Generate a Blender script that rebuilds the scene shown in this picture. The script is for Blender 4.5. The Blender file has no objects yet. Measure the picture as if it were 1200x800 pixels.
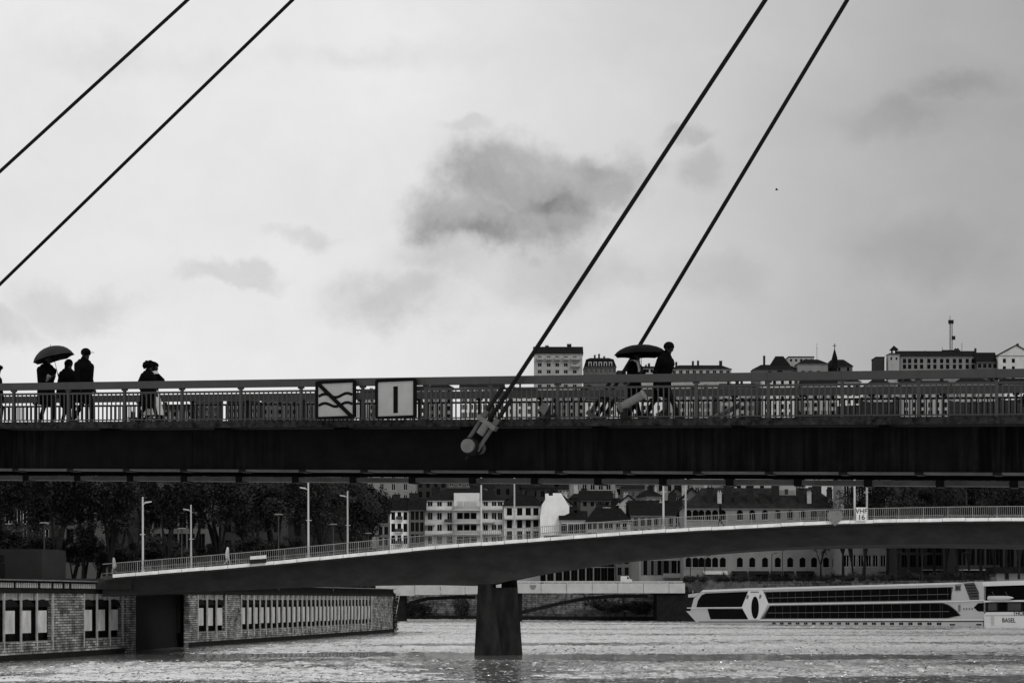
import bpy, math, random
import numpy as np
from mathutils import Vector, Matrix
R = math.radians
random.seed(7)
scene = bpy.context.scene
col = scene.collection

# ------------------------------------------------------------------ camera
F = 1200 * 70 / 36.0          # focal length in units of a 1200-wide picture
CH = 4.9                      # eye height above the water
HY = 702.0                    # picture row of the horizon
cam_d = bpy.data.cameras.new('camera'); cam = bpy.data.objects.new('camera', cam_d); col.objects.link(cam)
cam.location = (0, 0, CH); cam.rotation_euler = (R(90), 0, 0)
cam_d.lens = 70; cam_d.sensor_width = 36; cam_d.shift_y = (HY - 400) / 1200
cam_d.clip_start = 0.5; cam_d.clip_end = 6000
scene.camera = cam
scene.render.resolution_x = 1024; scene.render.resolution_y = 682
scene.view_settings.view_transform = 'Standard'; scene.view_settings.look = 'None'
scene.view_settings.exposure = 0.0; scene.view_settings.gamma = 1.0
scene.view_settings.use_curve_mapping = False

# ------------------------------------------------------------------ sky
SUN_EL, SUN_AZ = R(46), R(138)
world = bpy.data.worlds.new('World'); scene.world = world; world.use_nodes = True
nt = world.node_tree; nt.nodes.clear()
def N(t, tree=None, **kw):
    n = (tree or nt).nodes.new(t)
    for k, v in kw.items():
        if hasattr(n, k): setattr(n, k, v)
    return n
def math_node(tree, op, a, b=None, clamp=False):
    n = tree.nodes.new('ShaderNodeMath'); n.operation = op; n.use_clamp = clamp
    for i, v in enumerate((a, b)):
        if v is None: continue
        if isinstance(v, (int, float)): n.inputs[i].default_value = v
        else: tree.links.new(v, n.inputs[i])
    return n.outputs[0]
def build_sky():
    L = nt.links
    tc = N('ShaderNodeTexCoord')
    out = N('ShaderNodeOutputWorld'); bg = N('ShaderNodeBackground'); bg.inputs['Strength'].default_value = 1.0
    sky = N('ShaderNodeTexSky'); sky.sky_type = 'NISHITA'; sky.sun_disc = False
    sky.sun_elevation = SUN_EL; sky.sun_rotation = SUN_AZ; sky.dust_density = 4
    bw = N('ShaderNodeRGBToBW'); L.new(sky.outputs[0], bw.inputs[0])
    clear = math_node(nt, 'MULTIPLY', bw.outputs[0], 0.07)
    direction = tc.outputs['Generated']
    # warp of the direction so that clouds get ragged edges
    n1 = N('ShaderNodeTexNoise'); n1.inputs['Scale'].default_value = 14; n1.inputs['Detail'].default_value = 7; n1.inputs['Roughness'].default_value = 0.62
    L.new(direction, n1.inputs['Vector'])
    sub = N('ShaderNodeVectorMath', operation='SUBTRACT'); L.new(n1.outputs['Color'], sub.inputs[0]); sub.inputs[1].default_value = (.5, .5, .5)
    sc = N('ShaderNodeVectorMath', operation='SCALE'); L.new(sub.outputs[0], sc.inputs[0]); sc.inputs['Scale'].default_value = 0.055
    add = N('ShaderNodeVectorMath', operation='ADD'); L.new(direction, add.inputs[0]); L.new(sc.outputs[0], add.inputs[1])
    warped = add.outputs[0]
    fine = N('ShaderNodeTexNoise'); fine.inputs['Scale'].default_value = 22; fine.inputs['Detail'].default_value = 6; fine.inputs['Roughness'].default_value = 0.6
    L.new(warped, fine.inputs['Vector'])
    sepd = N('ShaderNodeSeparateXYZ'); L.new(direction, sepd.inputs[0])
    # broad veil of cloud over the whole sky
    mp = N('ShaderNodeMapping'); mp.inputs['Scale'].default_value = (1, 1, 2.6); L.new(warped, mp.inputs['Vector'])
    broad = N('ShaderNodeTexNoise'); broad.inputs['Scale'].default_value = 5.0; broad.inputs['Detail'].default_value = 5; broad.inputs['Roughness'].default_value = 0.5
    L.new(mp.outputs[0], broad.inputs['Vector'])
    veil = math_node(nt, 'MULTIPLY', math_node(nt, 'SUBTRACT', broad.outputs[0], 0.5), 0.20)
    # thinner cloud to the left, thicker to the right
    ramp = N('ShaderNodeMapRange'); ramp.interpolation_type = 'SMOOTHSTEP'
    ramp.inputs['From Min'].default_value = -0.10; ramp.inputs['From Max'].default_value = 0.28
    ramp.inputs['To Min'].default_value = 0.84; ramp.inputs['To Max'].default_value = 0.40
    L.new(sepd.outputs[0], ramp.inputs['Value'])
    base = math_node(nt, 'ADD', ramp.outputs[0], veil)
    rag = N('ShaderNodeTexNoise'); rag.inputs['Scale'].default_value = 16; rag.inputs['Detail'].default_value = 9; rag.inputs['Roughness'].default_value = 0.6
    L.new(direction, rag.inputs['Vector'])
    def cloud_bank(blobs, noise_amt, lo, hi, dens):
        f = None
        for (px, py, rx, rz) in blobs:
            c = Vector(((px - 600) / F, 1, (HY - py) / F)); k = c.length; c.normalize()
            m = N('ShaderNodeMapping'); m.vector_type = 'POINT'; s = (F / rx * k, 8.0, F / rz * k)
            m.inputs['Scale'].default_value = s; m.inputs['Location'].default_value = (-c.x * s[0], -c.y * s[1], -c.z * s[2])
            L.new(warped, m.inputs['Vector'])
            ln = N('ShaderNodeVectorMath', operation='LENGTH'); L.new(m.outputs[0], ln.inputs[0])
            g = math_node(nt, 'MAXIMUM', math_node(nt, 'SUBTRACT', 1.0, math_node(nt, 'MULTIPLY', ln.outputs['Value'], 0.62)), 0.0)
            f = g if f is None else math_node(nt, 'MAXIMUM', f, g)
        f = math_node(nt, 'ADD', f, math_node(nt, 'MULTIPLY', math_node(nt, 'SUBTRACT', rag.outputs[0], 0.5), noise_amt))
        mr = N('ShaderNodeMapRange'); mr.interpolation_type = 'SMOOTHSTEP'; mr.inputs['From Min'].default_value = lo; mr.inputs['From Max'].default_value = hi
        mr.inputs['To Min'].default_value = 0; mr.inputs['To Max'].default_value = dens; L.new(f, mr.inputs['Value'])
        return math_node(nt, 'MULTIPLY', mr.outputs[0], math_node(nt, 'ADD', math_node(nt, 'MULTIPLY', fine.outputs[0], 1.3), 0.35))
    banks = [cloud_bank([(565, 262, 102, 52), (608, 212, 102, 58), (698, 208, 92, 48), (645, 252, 98, 50)], 1.05, .33, .78, .42),
             cloud_bank([(565, 275, 60, 22), (660, 240, 55, 20)], 0.8, .35, .9, .16),
             cloud_bank([(470, 350, 115, 40), (545, 312, 125, 42), (640, 320, 135, 46)], 1.0, .26, .85, .20),
             cloud_bank([(820, 205, 44, 34), (800, 160, 40, 16)], 0.9, .35, .85, .20),
             cloud_bank([(1045, 150, 85, 36), (1120, 110, 60, 30)], 0.9, .30, .9, .16),
             cloud_bank([(95, 358, 85, 38), (30, 380, 60, 26)], 0.9, .30, .8, .17),
             cloud_bank([(262, 328, 62, 15), (340, 275, 50, 14), (285, 318, 26, 14)], 0.9, .32, .85, .14),
             cloud_bank([(560, 150, 42, 13)], 0.8, .30, .8, .15),
             cloud_bank([(150, 70, 130, 30), (1100, 300, 150, 40), (820, 330, 90, 30), (420, 60, 160, 26)], 0.9, .30, .95, .09)]
    clouds = banks[0]
    for q in banks[1:]: clouds = math_node(nt, 'ADD', clouds, q)
    mottle = math_node(nt, 'MULTIPLY', math_node(nt, 'SUBTRACT', fine.outputs[0], 0.5), 0.16)
    clouds = math_node(nt, 'ADD', clouds, mottle)
    val = math_node(nt, 'MULTIPLY', base, math_node(nt, 'SUBTRACT', 1.0, clouds))
    val = math_node(nt, 'ADD', math_node(nt, 'MULTIPLY', val, 0.93), math_node(nt, 'MULTIPLY', clear, 0.07))
    L.new(val, bg.inputs['Color']); L.new(bg.outputs[0], out.inputs['Surface'])
build_sky()

# ------------------------------------------------------------------ sun (behind cloud)
sun_d = bpy.data.lights.new('sun', 'SUN'); sun_d.energy = 1.5; sun_d.angle = R(28); sun_d.color = (1, 0.985, 0.96)
sun = bpy.data.objects.new('sun', sun_d); col.objects.link(sun)
sd = Vector((math.sin(SUN_AZ) * math.cos(SUN_EL), math.cos(SUN_AZ) * math.cos(SUN_EL), math.sin(SUN_EL)))
sun.rotation_euler = sd.to_track_quat('Z', 'Y').to_euler(); sun.location = (0, 0, 200)

# ------------------------------------------------------------------ materials (the photograph is black and white)
M = {}
def mat(name, v, rough=0.8, amt=0.25, scale=4.0, stretch=(1, 1, 1), spec=0.08, metallic=0.0, bump=0.0, fine=None):
    if name in M: return M[name]
    m = bpy.data.materials.new(name); m.use_nodes = True; t = m.node_tree
    b = t.nodes['Principled BSDF']; b.inputs['Roughness'].default_value = rough; b.inputs['Metallic'].default_value = metallic
    b.inputs['Specular IOR Level'].default_value = spec
    tc = t.nodes.new('ShaderNodeTexCoord'); mp = t.nodes.new('ShaderNodeMapping'); mp.inputs['Scale'].default_value = stretch
    n = t.nodes.new('ShaderNodeTexNoise'); n.inputs['Scale'].default_value = scale; n.inputs['Detail'].default_value = 6; n.inputs['Roughness'].default_value = 0.62
    r = t.nodes.new('ShaderNodeMapRange'); r.inputs['From Min'].default_value = 0.3; r.inputs['From Max'].default_value = 0.7
    r.inputs['To Min'].default_value = v * (1 - amt); r.inputs['To Max'].default_value = v * (1 + amt)
    t.links.new(tc.outputs['Object'], mp.inputs['Vector']); t.links.new(mp.outputs[0], n.inputs['Vector'])
    t.links.new(n.outputs[0], r.inputs['Value']); t.links.new(r.outputs[0], b.inputs['Base Color'])
    if bump:
        bp = t.nodes.new('ShaderNodeBump'); bp.inputs['Strength'].default_value = bump; bp.inputs['Distance'].default_value = 0.05
        t.links.new(n.outputs[0], bp.inputs['Height']); t.links.new(bp.outputs[0], b.inputs['Normal'])
    M[name] = m; return m
def brick_mat(name, v, mortar, bw, bh, msize=0.012, plane='x'):
    m = bpy.data.materials.new(name); m.use_nodes = True; t = m.node_tree; b = t.nodes['Principled BSDF']
    b.inputs['Roughness'].default_value = 0.9; b.inputs['Specular IOR Level'].default_value = 0.2
    tc = t.nodes.new('ShaderNodeTexCoord'); sp = t.nodes.new('ShaderNodeSeparateXYZ'); cb = t.nodes.new('ShaderNodeCombineXYZ')
    t.links.new(tc.outputs['Object'], sp.inputs[0])
    a = math_node(t, 'ADD', sp.outputs[0], math_node(t, 'MULTIPLY', sp.outputs[1], 0.75))
    t.links.new(a, cb.inputs[0]); t.links.new(sp.outputs[2], cb.inputs[1])
    br = t.nodes.new('ShaderNodeTexBrick'); br.inputs['Scale'].default_value = 1
    br.inputs['Brick Width'].default_value = bw; br.inputs['Row Height'].default_value = bh; br.inputs['Mortar Size'].default_value = msize
    br.inputs['Color1'].default_value = (v * .55,) * 3 + (1,); br.inputs['Color2'].default_value = (v * 1.45,) * 3 + (1,); br.inputs['Mortar'].default_value = (mortar,) * 3 + (1,)
    n = t.nodes.new('ShaderNodeTexNoise'); n.inputs['Scale'].default_value = 0.9; n.inputs['Detail'].default_value = 6
    t.links.new(tc.outputs['Object'], n.inputs['Vector']); t.links.new(cb.outputs[0], br.inputs['Vector'])
    mx = t.nodes.new('ShaderNodeMix'); mx.data_type = 'RGBA'; mx.blend_type = 'MULTIPLY'; mx.inputs[0].default_value = 1
    rr = t.nodes.new('ShaderNodeMapRange'); rr.inputs['From Min'].default_value = .3; rr.inputs['From Max'].default_value = .7; rr.inputs['To Min'].default_value = .25; rr.inputs['To Max'].default_value = 1.4
    t.links.new(n.outputs[0], rr.inputs['Value']); t.links.new(br.outputs[0], mx.inputs[6]); t.links.new(rr.outputs[0], mx.inputs[7]); t.links.new(mx.outputs[2], b.inputs['Base Color'])
    bp = t.nodes.new('ShaderNodeBump'); bp.inputs['Strength'].default_value = .6; bp.inputs['Distance'].default_value = .03
    t.links.new(br.outputs['Fac'], bp.inputs['Height']); bp.invert = True; t.links.new(bp.outputs[0], b.inputs['Normal'])
    M[name] = m; return m
def girder_mat():
    m = bpy.data.materials.new('girder_paint'); m.use_nodes = True; t = m.node_tree; b = t.nodes['Principled BSDF']
    b.inputs['Roughness'].default_value = 0.7; b.inputs['Specular IOR Level'].default_value = 0.04
    tc = t.nodes.new('ShaderNodeTexCoord')
    def noise(scale, st, detail=5):
        mp = t.nodes.new('ShaderNodeMapping'); mp.inputs['Scale'].default_value = st
        n = t.nodes.new('ShaderNodeTexNoise'); n.inputs['Scale'].default_value = scale; n.inputs['Detail'].default_value = detail; n.inputs['Roughness'].default_value = .65
        t.links.new(tc.outputs['Object'], mp.inputs['Vector']); t.links.new(mp.outputs[0], n.inputs['Vector']); return n.outputs[0]
    streak = noise(3.0, (2.2, 2.2, 0.12)); patch = noise(.22, (1, 1, .3), 2); grime = noise(2.0, (1, 1, 1))
    def rng(x, a, c, lo, hi):
        r = t.nodes.new('ShaderNodeMapRange'); r.inputs['From Min'].default_value = a; r.inputs['From Max'].default_value = c
        r.inputs['To Min'].default_value = lo; r.inputs['To Max'].default_value = hi; t.links.new(x, r.inputs['Value']); return r.outputs[0]
    s = rng(streak, .40, .64, -0.85, 0.9); p = rng(patch, .5, .62, 0, 1)
    v = math_node(t, 'ADD', math_node(t, 'MULTIPLY', s, p), 1.0)
    v = math_node(t, 'MULTIPLY', v, rng(grime, .3, .7, .0028, .0065))
    t.links.new(v, b.inputs['Base Color']); M['girder'] = m
girder_mat()
def water_mat():
    m = bpy.data.materials.new('river_water'); m.use_nodes = True; t = m.node_tree; b = t.nodes['Principled BSDF']
    b.inputs['Base Color'].default_value = (.72, .72, .72, 1); b.inputs['IOR'].default_value = 1.6; b.inputs['Metallic'].default_value = .84
    tc = t.nodes.new('ShaderNodeTexCoord')
    def noise(scale, st, detail, rough):
        mp = t.nodes.new('ShaderNodeMapping'); mp.inputs['Scale'].default_value = st
        n = t.nodes.new('ShaderNodeTexNoise'); n.inputs['Scale'].default_value = scale; n.inputs['Detail'].default_value = detail; n.inputs['Roughness'].default_value = rough
        t.links.new(tc.outputs['Object'], mp.inputs['Vector']); t.links.new(mp.outputs[0], n.inputs['Vector']); return n.outputs[0]
    swell = noise(.28, (.8, 1, 1), 3, .5); rip = noise(1.0, (2.0, .55, 1), 4, .65)
    gust = noise(.05, (.42, .9, 1), 5, .62); speck = noise(.9, (1.0, .13, 1), 3, .6)
    def rng(x, a, c, lo, hi):
        q = t.nodes.new('ShaderNodeMapRange'); q.inputs['From Min'].default_value = a; q.inputs['From Max'].default_value = c; q.inputs['To Min'].default_value = lo; q.inputs['To Max'].default_value = hi; t.links.new(x, q.inputs['Value']); return q.outputs[0]
    at = t.nodes.new('ShaderNodeAttribute'); at.attribute_name = 'ripple'; ripple = at.outputs['Fac']
    mixv = math_node(t, 'ADD', ripple, math_node(t, 'MULTIPLY', math_node(t, 'SUBTRACT', speck, .5), 1.6))
    t.links.new(rng(mixv, .15, 1.1, .10, .34), b.inputs['Roughness'])
    h = math_node(t, 'ADD', math_node(t, 'MULTIPLY', swell, 0.05), math_node(t, 'MULTIPLY', rip, .12))
    h = math_node(t, 'MULTIPLY', h, rng(mixv, .1, 1.2, .05, 1.2))
    bp = t.nodes.new('ShaderNodeBump'); bp.inputs['Strength'].default_value = 1; bp.inputs['Distance'].default_value = 1.0
    t.links.new(h, bp.inputs['Height']); t.links.new(bp.outputs[0], b.inputs['Normal']); M['water'] = m
water_mat()
def leaf_mat(name, v):
    m = bpy.data.materials.new(name); m.use_nodes = True; t = m.node_tree; b = t.nodes['Principled BSDF']
    b.inputs['Roughness'].default_value = .7; b.inputs['Specular IOR Level'].default_value = .2
    g = t.nodes.new('ShaderNodeNewGeometry'); r = t.nodes.new('ShaderNodeMapRange'); r.inputs['To Min'].default_value = v * .45; r.inputs['To Max'].default_value = v * 1.7
    t.links.new(g.outputs['Random Per Island'], r.inputs['Value']); t.links.new(r.outputs[0], b.inputs['Base Color'])
    M[name] = m; return m
leaf_mat('leaf', .016); leaf_mat('leaf_pale', .03)
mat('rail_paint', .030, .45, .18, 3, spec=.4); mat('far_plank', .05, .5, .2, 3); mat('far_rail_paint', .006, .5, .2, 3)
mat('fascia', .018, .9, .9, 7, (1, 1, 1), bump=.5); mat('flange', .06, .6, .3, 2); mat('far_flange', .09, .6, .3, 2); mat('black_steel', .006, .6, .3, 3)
mat('deck', .03, .9); mat('cable', .006, .5, .2, 5); mat('steel_grey', .10, .45, .2, 6, spec=.5); mat('anchor_steel', .06, .5, .25, 6, spec=.4); mat('dark_rod', .010, .5, .2, 6)
mat('sign_panel', .32, .5, .16, 1.2, (1, 1, 1)); mat('sign_black', .004, .7, .1, spec=.05)
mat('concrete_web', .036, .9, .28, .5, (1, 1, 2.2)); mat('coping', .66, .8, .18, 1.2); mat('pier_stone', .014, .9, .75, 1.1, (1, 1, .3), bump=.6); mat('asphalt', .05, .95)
mat('bridge_rail', .24, .6, .2, 2); mat('bridge_bal', .16, .6, .2, 2); mat('white_metal', .6, .5, .1, 3); mat('pale_metal', .46, .5, .12, 2)
brick_mat('quay_brick', .23, .015, .9, .22, .03); brick_mat('far_stone', .13, .05, 1.6, .5, .05)
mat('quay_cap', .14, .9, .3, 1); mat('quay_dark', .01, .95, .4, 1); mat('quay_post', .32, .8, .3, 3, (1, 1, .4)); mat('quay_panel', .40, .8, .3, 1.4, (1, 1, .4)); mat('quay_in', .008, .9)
mat('ground', .05, .95, .4, .2); mat('hill', .008, .95, .6, .08); mat('bark', .014, .95, .4, 3); mat('kiosk', .018, .7, .15, 1); mat('kiosk_pale', .025, .7, .15, 1)
mat('glass', .003, .3, .5, .6, spec=.03); mat('frame_dark', .02, .6); mat('frame_pale', .4, .7, .15); mat('shutter', .16, .8)
for i, v in enumerate([.035, .10, .21, .34, .55, .80]): mat('wall%d' % i, v, .92, .16, .35, (1, 1, .6))
mat('roof_dark', .007, .9, .45, .8, bump=.4); mat('roof_mid', .016, .9, .4, .8, bump=.4); mat('brick_chim', .02, .95, .4, 2); mat('render_pale', .38, .9, .2, 1)
mat('ship_white', .42, .35, .06, .4, spec=.5); mat('ship_white2', .62, .35, .06, .4, spec=.5); mat('ship_glass', .003, .3, .3, .3, spec=.03); mat('ship_mullion', .07, .5); mat('ship_dark', .012, .6)
mat('bridge_pale', .38, .9, .15, .4); mat('coat_black', .0025, .95, .3, 6, spec=.05); mat('coat_dark', .007, .9, .3, 6); mat('skin', .022, .6, .1, 8); mat('pale_cloth', .5, .9, .2, 6); mat('hair', .003, .9, .3, 20, spec=.05); mat('umbrella', .022, .6, .2, 4); mat('umbrella_black', .003, .8, .2, 4)
mat('stone_block', .15, .9, .45, .8); mat('hedge', .02, .9)
mat('text_dark', .02, .7)

# ------------------------------------------------------------------ builders
def put(x, y, Y):
    """point at depth Y seen at picture position (x, y) of the 1200 x 800 photograph; used to measure real sizes"""
    return Vector(((x - 600) * Y / F, Y, CH + (HY - y) * Y / F))
class MB:
    def __init__(s): s.v = []; s.f = []; s.m = []
    def add(s, vs, fs, mi=0):
        b = len(s.v); s.v += [tuple(p) for p in vs]; s.f += [tuple(b + i for i in f) for f in fs]; s.m += [mi] * len(fs)
    def box(s, x0, x1, y0, y1, z0, z1, mi=0):
        s.add([(x0, y0, z0), (x1, y0, z0), (x1, y1, z0), (x0, y1, z0), (x0, y0, z1), (x1, y0, z1), (x1, y1, z1), (x0, y1, z1)],
              [(0, 3, 2, 1), (4, 5, 6, 7), (0, 1, 5, 4), (1, 2, 6, 5), (2, 3, 7, 6), (3, 0, 4, 7)], mi)
    def hexa(s, p, mi=0):   # 8 corners: bottom ring then top ring
        s.add(p, [(0, 3, 2, 1), (4, 5, 6, 7), (0, 1, 5, 4), (1, 2, 6, 5), (2, 3, 7, 6), (3, 0, 4, 7)], mi)
    def loft(s, a, b, mi=0):   # two matching rings, capped
        n = len(a); s.add(list(a) + list(b), [tuple(range(n))[::-1], tuple(range(n, 2 * n))] + [(i, (i + 1) % n, n + (i + 1) % n, n + i) for i in range(n)], mi)
    def cyl(s, p0, p1, r0, r1=None, n=8, mi=0, cap=True):
        r1 = r0 if r1 is None else r1; p0 = Vector(p0); p1 = Vector(p1); d = (p1 - p0)
        if d.length < 1e-6: return
        q = d.to_track_quat('Z', 'Y'); vs = []
        for p, r in ((p0, r0), (p1, r1)):
            for i in range(n):
                a = 2 * math.pi * i / n; vs.append(p + q @ Vector((math.cos(a) * r, math.sin(a) * r, 0)))
        fs = [(i, (i + 1) % n, n + (i + 1) % n, n + i) for i in range(n)]
        if cap: fs += [tuple(range(n))[::-1], tuple(range(n, 2 * n))]
        s.add(vs, fs, mi)
    def mesh(s, name, mats, origin=(0, 0, 0), smooth=False):
        me = bpy.data.meshes.new(name); o = Vector(origin)
        me.from_pydata([tuple(Vector(p) - o) for p in s.v], [], s.f)
        for k in (mats if isinstance(mats, (list, tuple)) else [mats]): me.materials.append(M[k])
        me.polygons.foreach_set('material_index', s.m)
        if smooth: me.polygons.foreach_set('use_smooth', [True] * len(me.polygons))
        me.update(); return me
    def build(s, name, mats, parent=None, world=True, smooth=False):
        """world=True: the vertices are in world space and are shifted to the parent's base"""
        org = Vector((0, 0, 0))
        p = parent
        if world:
            while p is not None: org += p.location; p = p.parent
        return link(name, s.mesh(name, mats, org, smooth), parent)
def link(name, me, parent=None, loc=None, rotz=None):
    o = bpy.data.objects.new(name, me); col.objects.link(o)
    if parent: o.parent = parent
    if loc is not None: o.location = loc
    if rotz is not None: o.rotation_euler = (0, 0, rotz)
    return o
def tag(o, label=None, cat=None, group=None, kind=None):
    if label: o['label'] = label
    if cat: o['category'] = cat
    if group: o['group'] = group
    if kind: o['kind'] = kind
    return o
def thing(name, label, cat, loc=(0, 0, 0), rotz=0, group=None):
    o = bpy.data.objects.new(name, None); col.objects.link(o); o.location = loc; o.rotation_euler = (0, 0, rotz); o.empty_display_size = .3
    return tag(o, label, cat, group)
def copy_tree(o, parent=None):
    c = o.copy(); col.objects.link(c); c.parent = parent
    for ch in list(o.children): copy_tree(ch, c)
    return c
def interp(pts, x):
    if x <= pts[0][0]:
        (a, b), (c, d) = pts[0], pts[1]; return b + (d - b) * (x - a) / (c - a)
    for (a, b), (c, d) in zip(pts, pts[1:]):
        if x <= c: return b + (d - b) * (x - a) / (c - a)
    return pts[-1][1]
def curve(pts, x):     # Catmull-Rom through the control points
    for i in range(len(pts) - 1):
        if x <= pts[i + 1][0] or i == len(pts) - 2:
            (x1, y1), (x2, y2) = pts[i], pts[i + 1]; t = (x - x1) / (x2 - x1)
            m1 = (y2 - (pts[i - 1][1] if i else y1 - (y2 - y1))) / (x2 - (pts[i - 1][0] if i else x1 - (x2 - x1))) * (x2 - x1)
            nx = pts[i + 2] if i + 2 < len(pts) else (x2 + (x2 - x1), y2 + (y2 - y1)); m2 = (nx[1] - y1) / (nx[0] - x1) * (x2 - x1)
            if t < 0: return y1 + m1 * t
            return (2*t**3-3*t*t+1)*y1 + (t**3-2*t*t+t)*m1 + (-2*t**3+3*t*t)*y2 + (t**3-t*t)*m2
def text_mesh(name, body, size, m, parent, loc, rot):
    c = bpy.data.curves.new(name, 'FONT'); c.body = body; c.size = size; c.align_x = 'CENTER'; c.align_y = 'CENTER'; c.extrude = .004; c.offset = size * .010
    o = bpy.data.objects.new(name, c); col.objects.link(o); bpy.context.view_layer.update()
    me = bpy.data.meshes.new_from_object(o.evaluated_get(bpy.context.evaluated_depsgraph_get()))
    bpy.data.objects.remove(o); me.materials.clear(); me.materials.append(M[m])
    t = link(name, me, parent, loc); t.rotation_euler = rot; return t

# ================================================================== SETTING
# water
# left quay line: picture column -> depth of the waterline
WALL = [(-120, 138), (0, 157), (62, 166), (150, 183), (231, 208), (283, 223), (360, 250), (440, 287), (462, 303)]
def river():
    rg = np.random.RandomState(4); nr, nc = 720, 820
    inv = np.linspace(1 / 104., 1 / 640., nr); Y = (1 / inv)[:, None] * np.ones((1, nc)); u = np.linspace(-.42, .42, nc)[None, :]
    Y = Y * (1 + rg.uniform(-.002, .002, Y.shape)); X = u * Y
    def waves(n, lmin, lmax, spread, slope):
        z = np.zeros_like(X)
        for k in range(n):
            lam = lmin * (lmax / lmin) ** rg.rand(); th = rg.normal(0, spread); kk = 2 * np.pi / lam
            z += slope / math.sqrt(n) * 1.41 / kk * np.sin(kk * (X * math.sin(th) + Y * math.cos(th)) + rg.uniform(0, 6.28))
        return z
    def field(n, lmin, lmax, sx):
        z = np.zeros_like(X)
        for k in range(n):
            lam = lmin * (lmax / lmin) ** rg.rand(); th = rg.uniform(0, 6.28); kk = 2 * np.pi / lam
            z += np.sin(kk * (X * sx * math.sin(th) + Y * math.cos(th)) + rg.uniform(0, 6.28))
        return z / math.sqrt(n / 2)
    gust = field(22, 9, 60, .40) * (.35 + .65 * np.clip((240 - Y) / 90, 0, 1)); gust = gust - 1.5 * np.exp(-((Y - 170 + .05 * X + 3 * np.sin(X * .21)) / 9) ** 2) - 1.0 * np.exp(-((Y - 134 - .08 * X + 2 * np.sin(X * .33)) / 4) ** 2); amp = np.clip(.88 + .58 * gust, .03, 1.2)
    wl_ = [(curve(WALL, q), (q - 600) * curve(WALL, q) / F) for q in range(-120, 463, 6)]; xw = np.interp(Y, [p[0] for p in wl_], [p[1] for p in wl_]); dw = X - xw
    px_, py_ = (585 - 600) * 176 / F, 174.
    calm = np.where(Y < 303, np.exp(-(np.clip(dw, 0, None) / 7) ** 2), 0) + np.exp(-((X - px_) / 4.5) ** 2) * np.clip((180 - Y) / 40, 0, 1) * (Y < 180)
    amp = np.clip(amp * (.62 + .38 * np.clip((Y - 118) / 70, 0, 1)) * (1 - .85 * np.clip(calm, 0, 1)), .03, 1.2)
    z = waves(30, .8, 2.4, .55, .23) + waves(14, 2.4, 6, .4, .07); Z = z * amp
    Z -= np.clip((Y - 500) / 100, 0, 1) * .3
    # a coarse skirt carries the river on beyond the rippled reach
    co = np.stack([X, Y, Z], -1).reshape(-1, 3); idx = np.arange(nr * nc).reshape(nr, nc)
    q = np.stack([idx[:-1, :-1], idx[:-1, 1:], idx[1:, 1:], idx[1:, :-1]], -1).reshape(-1, 4)
    n0 = len(co); co = np.vstack([co, [(-900, -60, -.32), (900, -60, -.32), (900, 1200, -.32), (-900, 1200, -.32)]]); q = np.vstack([q, [[n0, n0 + 1, n0 + 2, n0 + 3]]])
    me = bpy.data.meshes.new('river'); me.vertices.add(len(co)); me.vertices.foreach_set('co', co.astype(np.float32).ravel())
    me.loops.add(q.size); me.loops.foreach_set('vertex_index', q.astype(np.int32).ravel()); me.polygons.add(len(q)); me.polygons.foreach_set('loop_start', np.arange(0, q.size, 4, dtype=np.int32)); me.polygons.foreach_set('loop_total', np.full(len(q), 4, dtype=np.int32))
    at = me.attributes.new('ripple', 'FLOAT', 'POINT'); at.data.foreach_set('value', np.append(amp.ravel(), [.6] * 4).astype(np.float32))
    me.update(calc_edges=True); me.materials.append(M['water']); me.polygons.foreach_set('use_smooth', np.ones(len(me.polygons), dtype=bool))
    return link('river', me)
tag(river(), 'grey rippled river water under the bridges', kind='structure')
def wall_xy(px, off=0.0):
    def P(q): Y = curve(WALL, q); return Vector(((q - 600) * Y / F, Y))
    p = P(px)
    if off:
        t = (P(px + .5) - P(px - .5)).normalized(); nrm = Vector((-t.y, t.x))   # points away from the river
        p = p + nrm * off
    return p
edge = [wall_xy(q, 1.6) for q in range(-120, 463, 14)]
LB = [Vector((-46, 100)), Vector((-60, 30)), Vector((-600, 30)), Vector((-900, 420)), Vector((-240, 440)), Vector((-95, 372)), Vector((-38, 318))]
ring = [(p.x, p.y) for p in edge[::-1]] + [(p.x, p.y) for p in LB]
mb = MB(); mb.loft([(x, y, -1) for x, y in ring], [(x, y, 6.0) for x, y in ring])
tag(mb.build('quay_ground', 'ground'), 'flat paved quay ground on the left bank', kind='structure')
# hill with the far bank: quay line then slope up to the ridge
FARQ = [(-420, 610), (-130, 560), (-20, 502), (37, 452), (110, 402), (300, 300), (560, 240)]
def bank_z(X): return interp([(-20, 6.3), (36, 8.8), (400, 9.5)], X) if X > -20 else 6.3
RIDGE = [(-500, 62), (-230, 64), (-100, 68), (0, 84), (60, 92), (240, 92), (500, 88)]
def hill_z(X, Y):
    yq = interp(FARQ, X); t = Y - yq
    b = bank_z(X)
    if t < 85: return b
    s = min(1, (t - 85) / max(60, (850 - yq - 85)))
    s = s * s * (3 - 2 * s) * .55 + s * .45
    z = b + (interp(RIDGE, X) - b) * s
    if Y > 900: z -= (Y - 900) * .12
    return z
mb = MB(); xs = [-420 + 20 * i for i in range(50)]; ts = [0, 12, 30, 60, 85, 120, 160, 200, 240, 280, 320, 360, 400, 450, 520, 620, 800]
vs = []
for X in xs:
    yq = interp(FARQ, X)
    for t in ts: vs.append((X, yq + t, hill_z(X, yq + t) + (random.uniform(-.8, .8) if t > 100 else 0)))
n = len(ts); mb.add(vs, [(i * n + j, (i + 1) * n + j, (i + 1) * n + j + 1, i * n + j + 1) for i in range(len(xs) - 1) for j in range(n - 1)])
tag(mb.build('hill', 'hill'), 'dark hillside rising behind the far bank', kind='structure')
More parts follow.
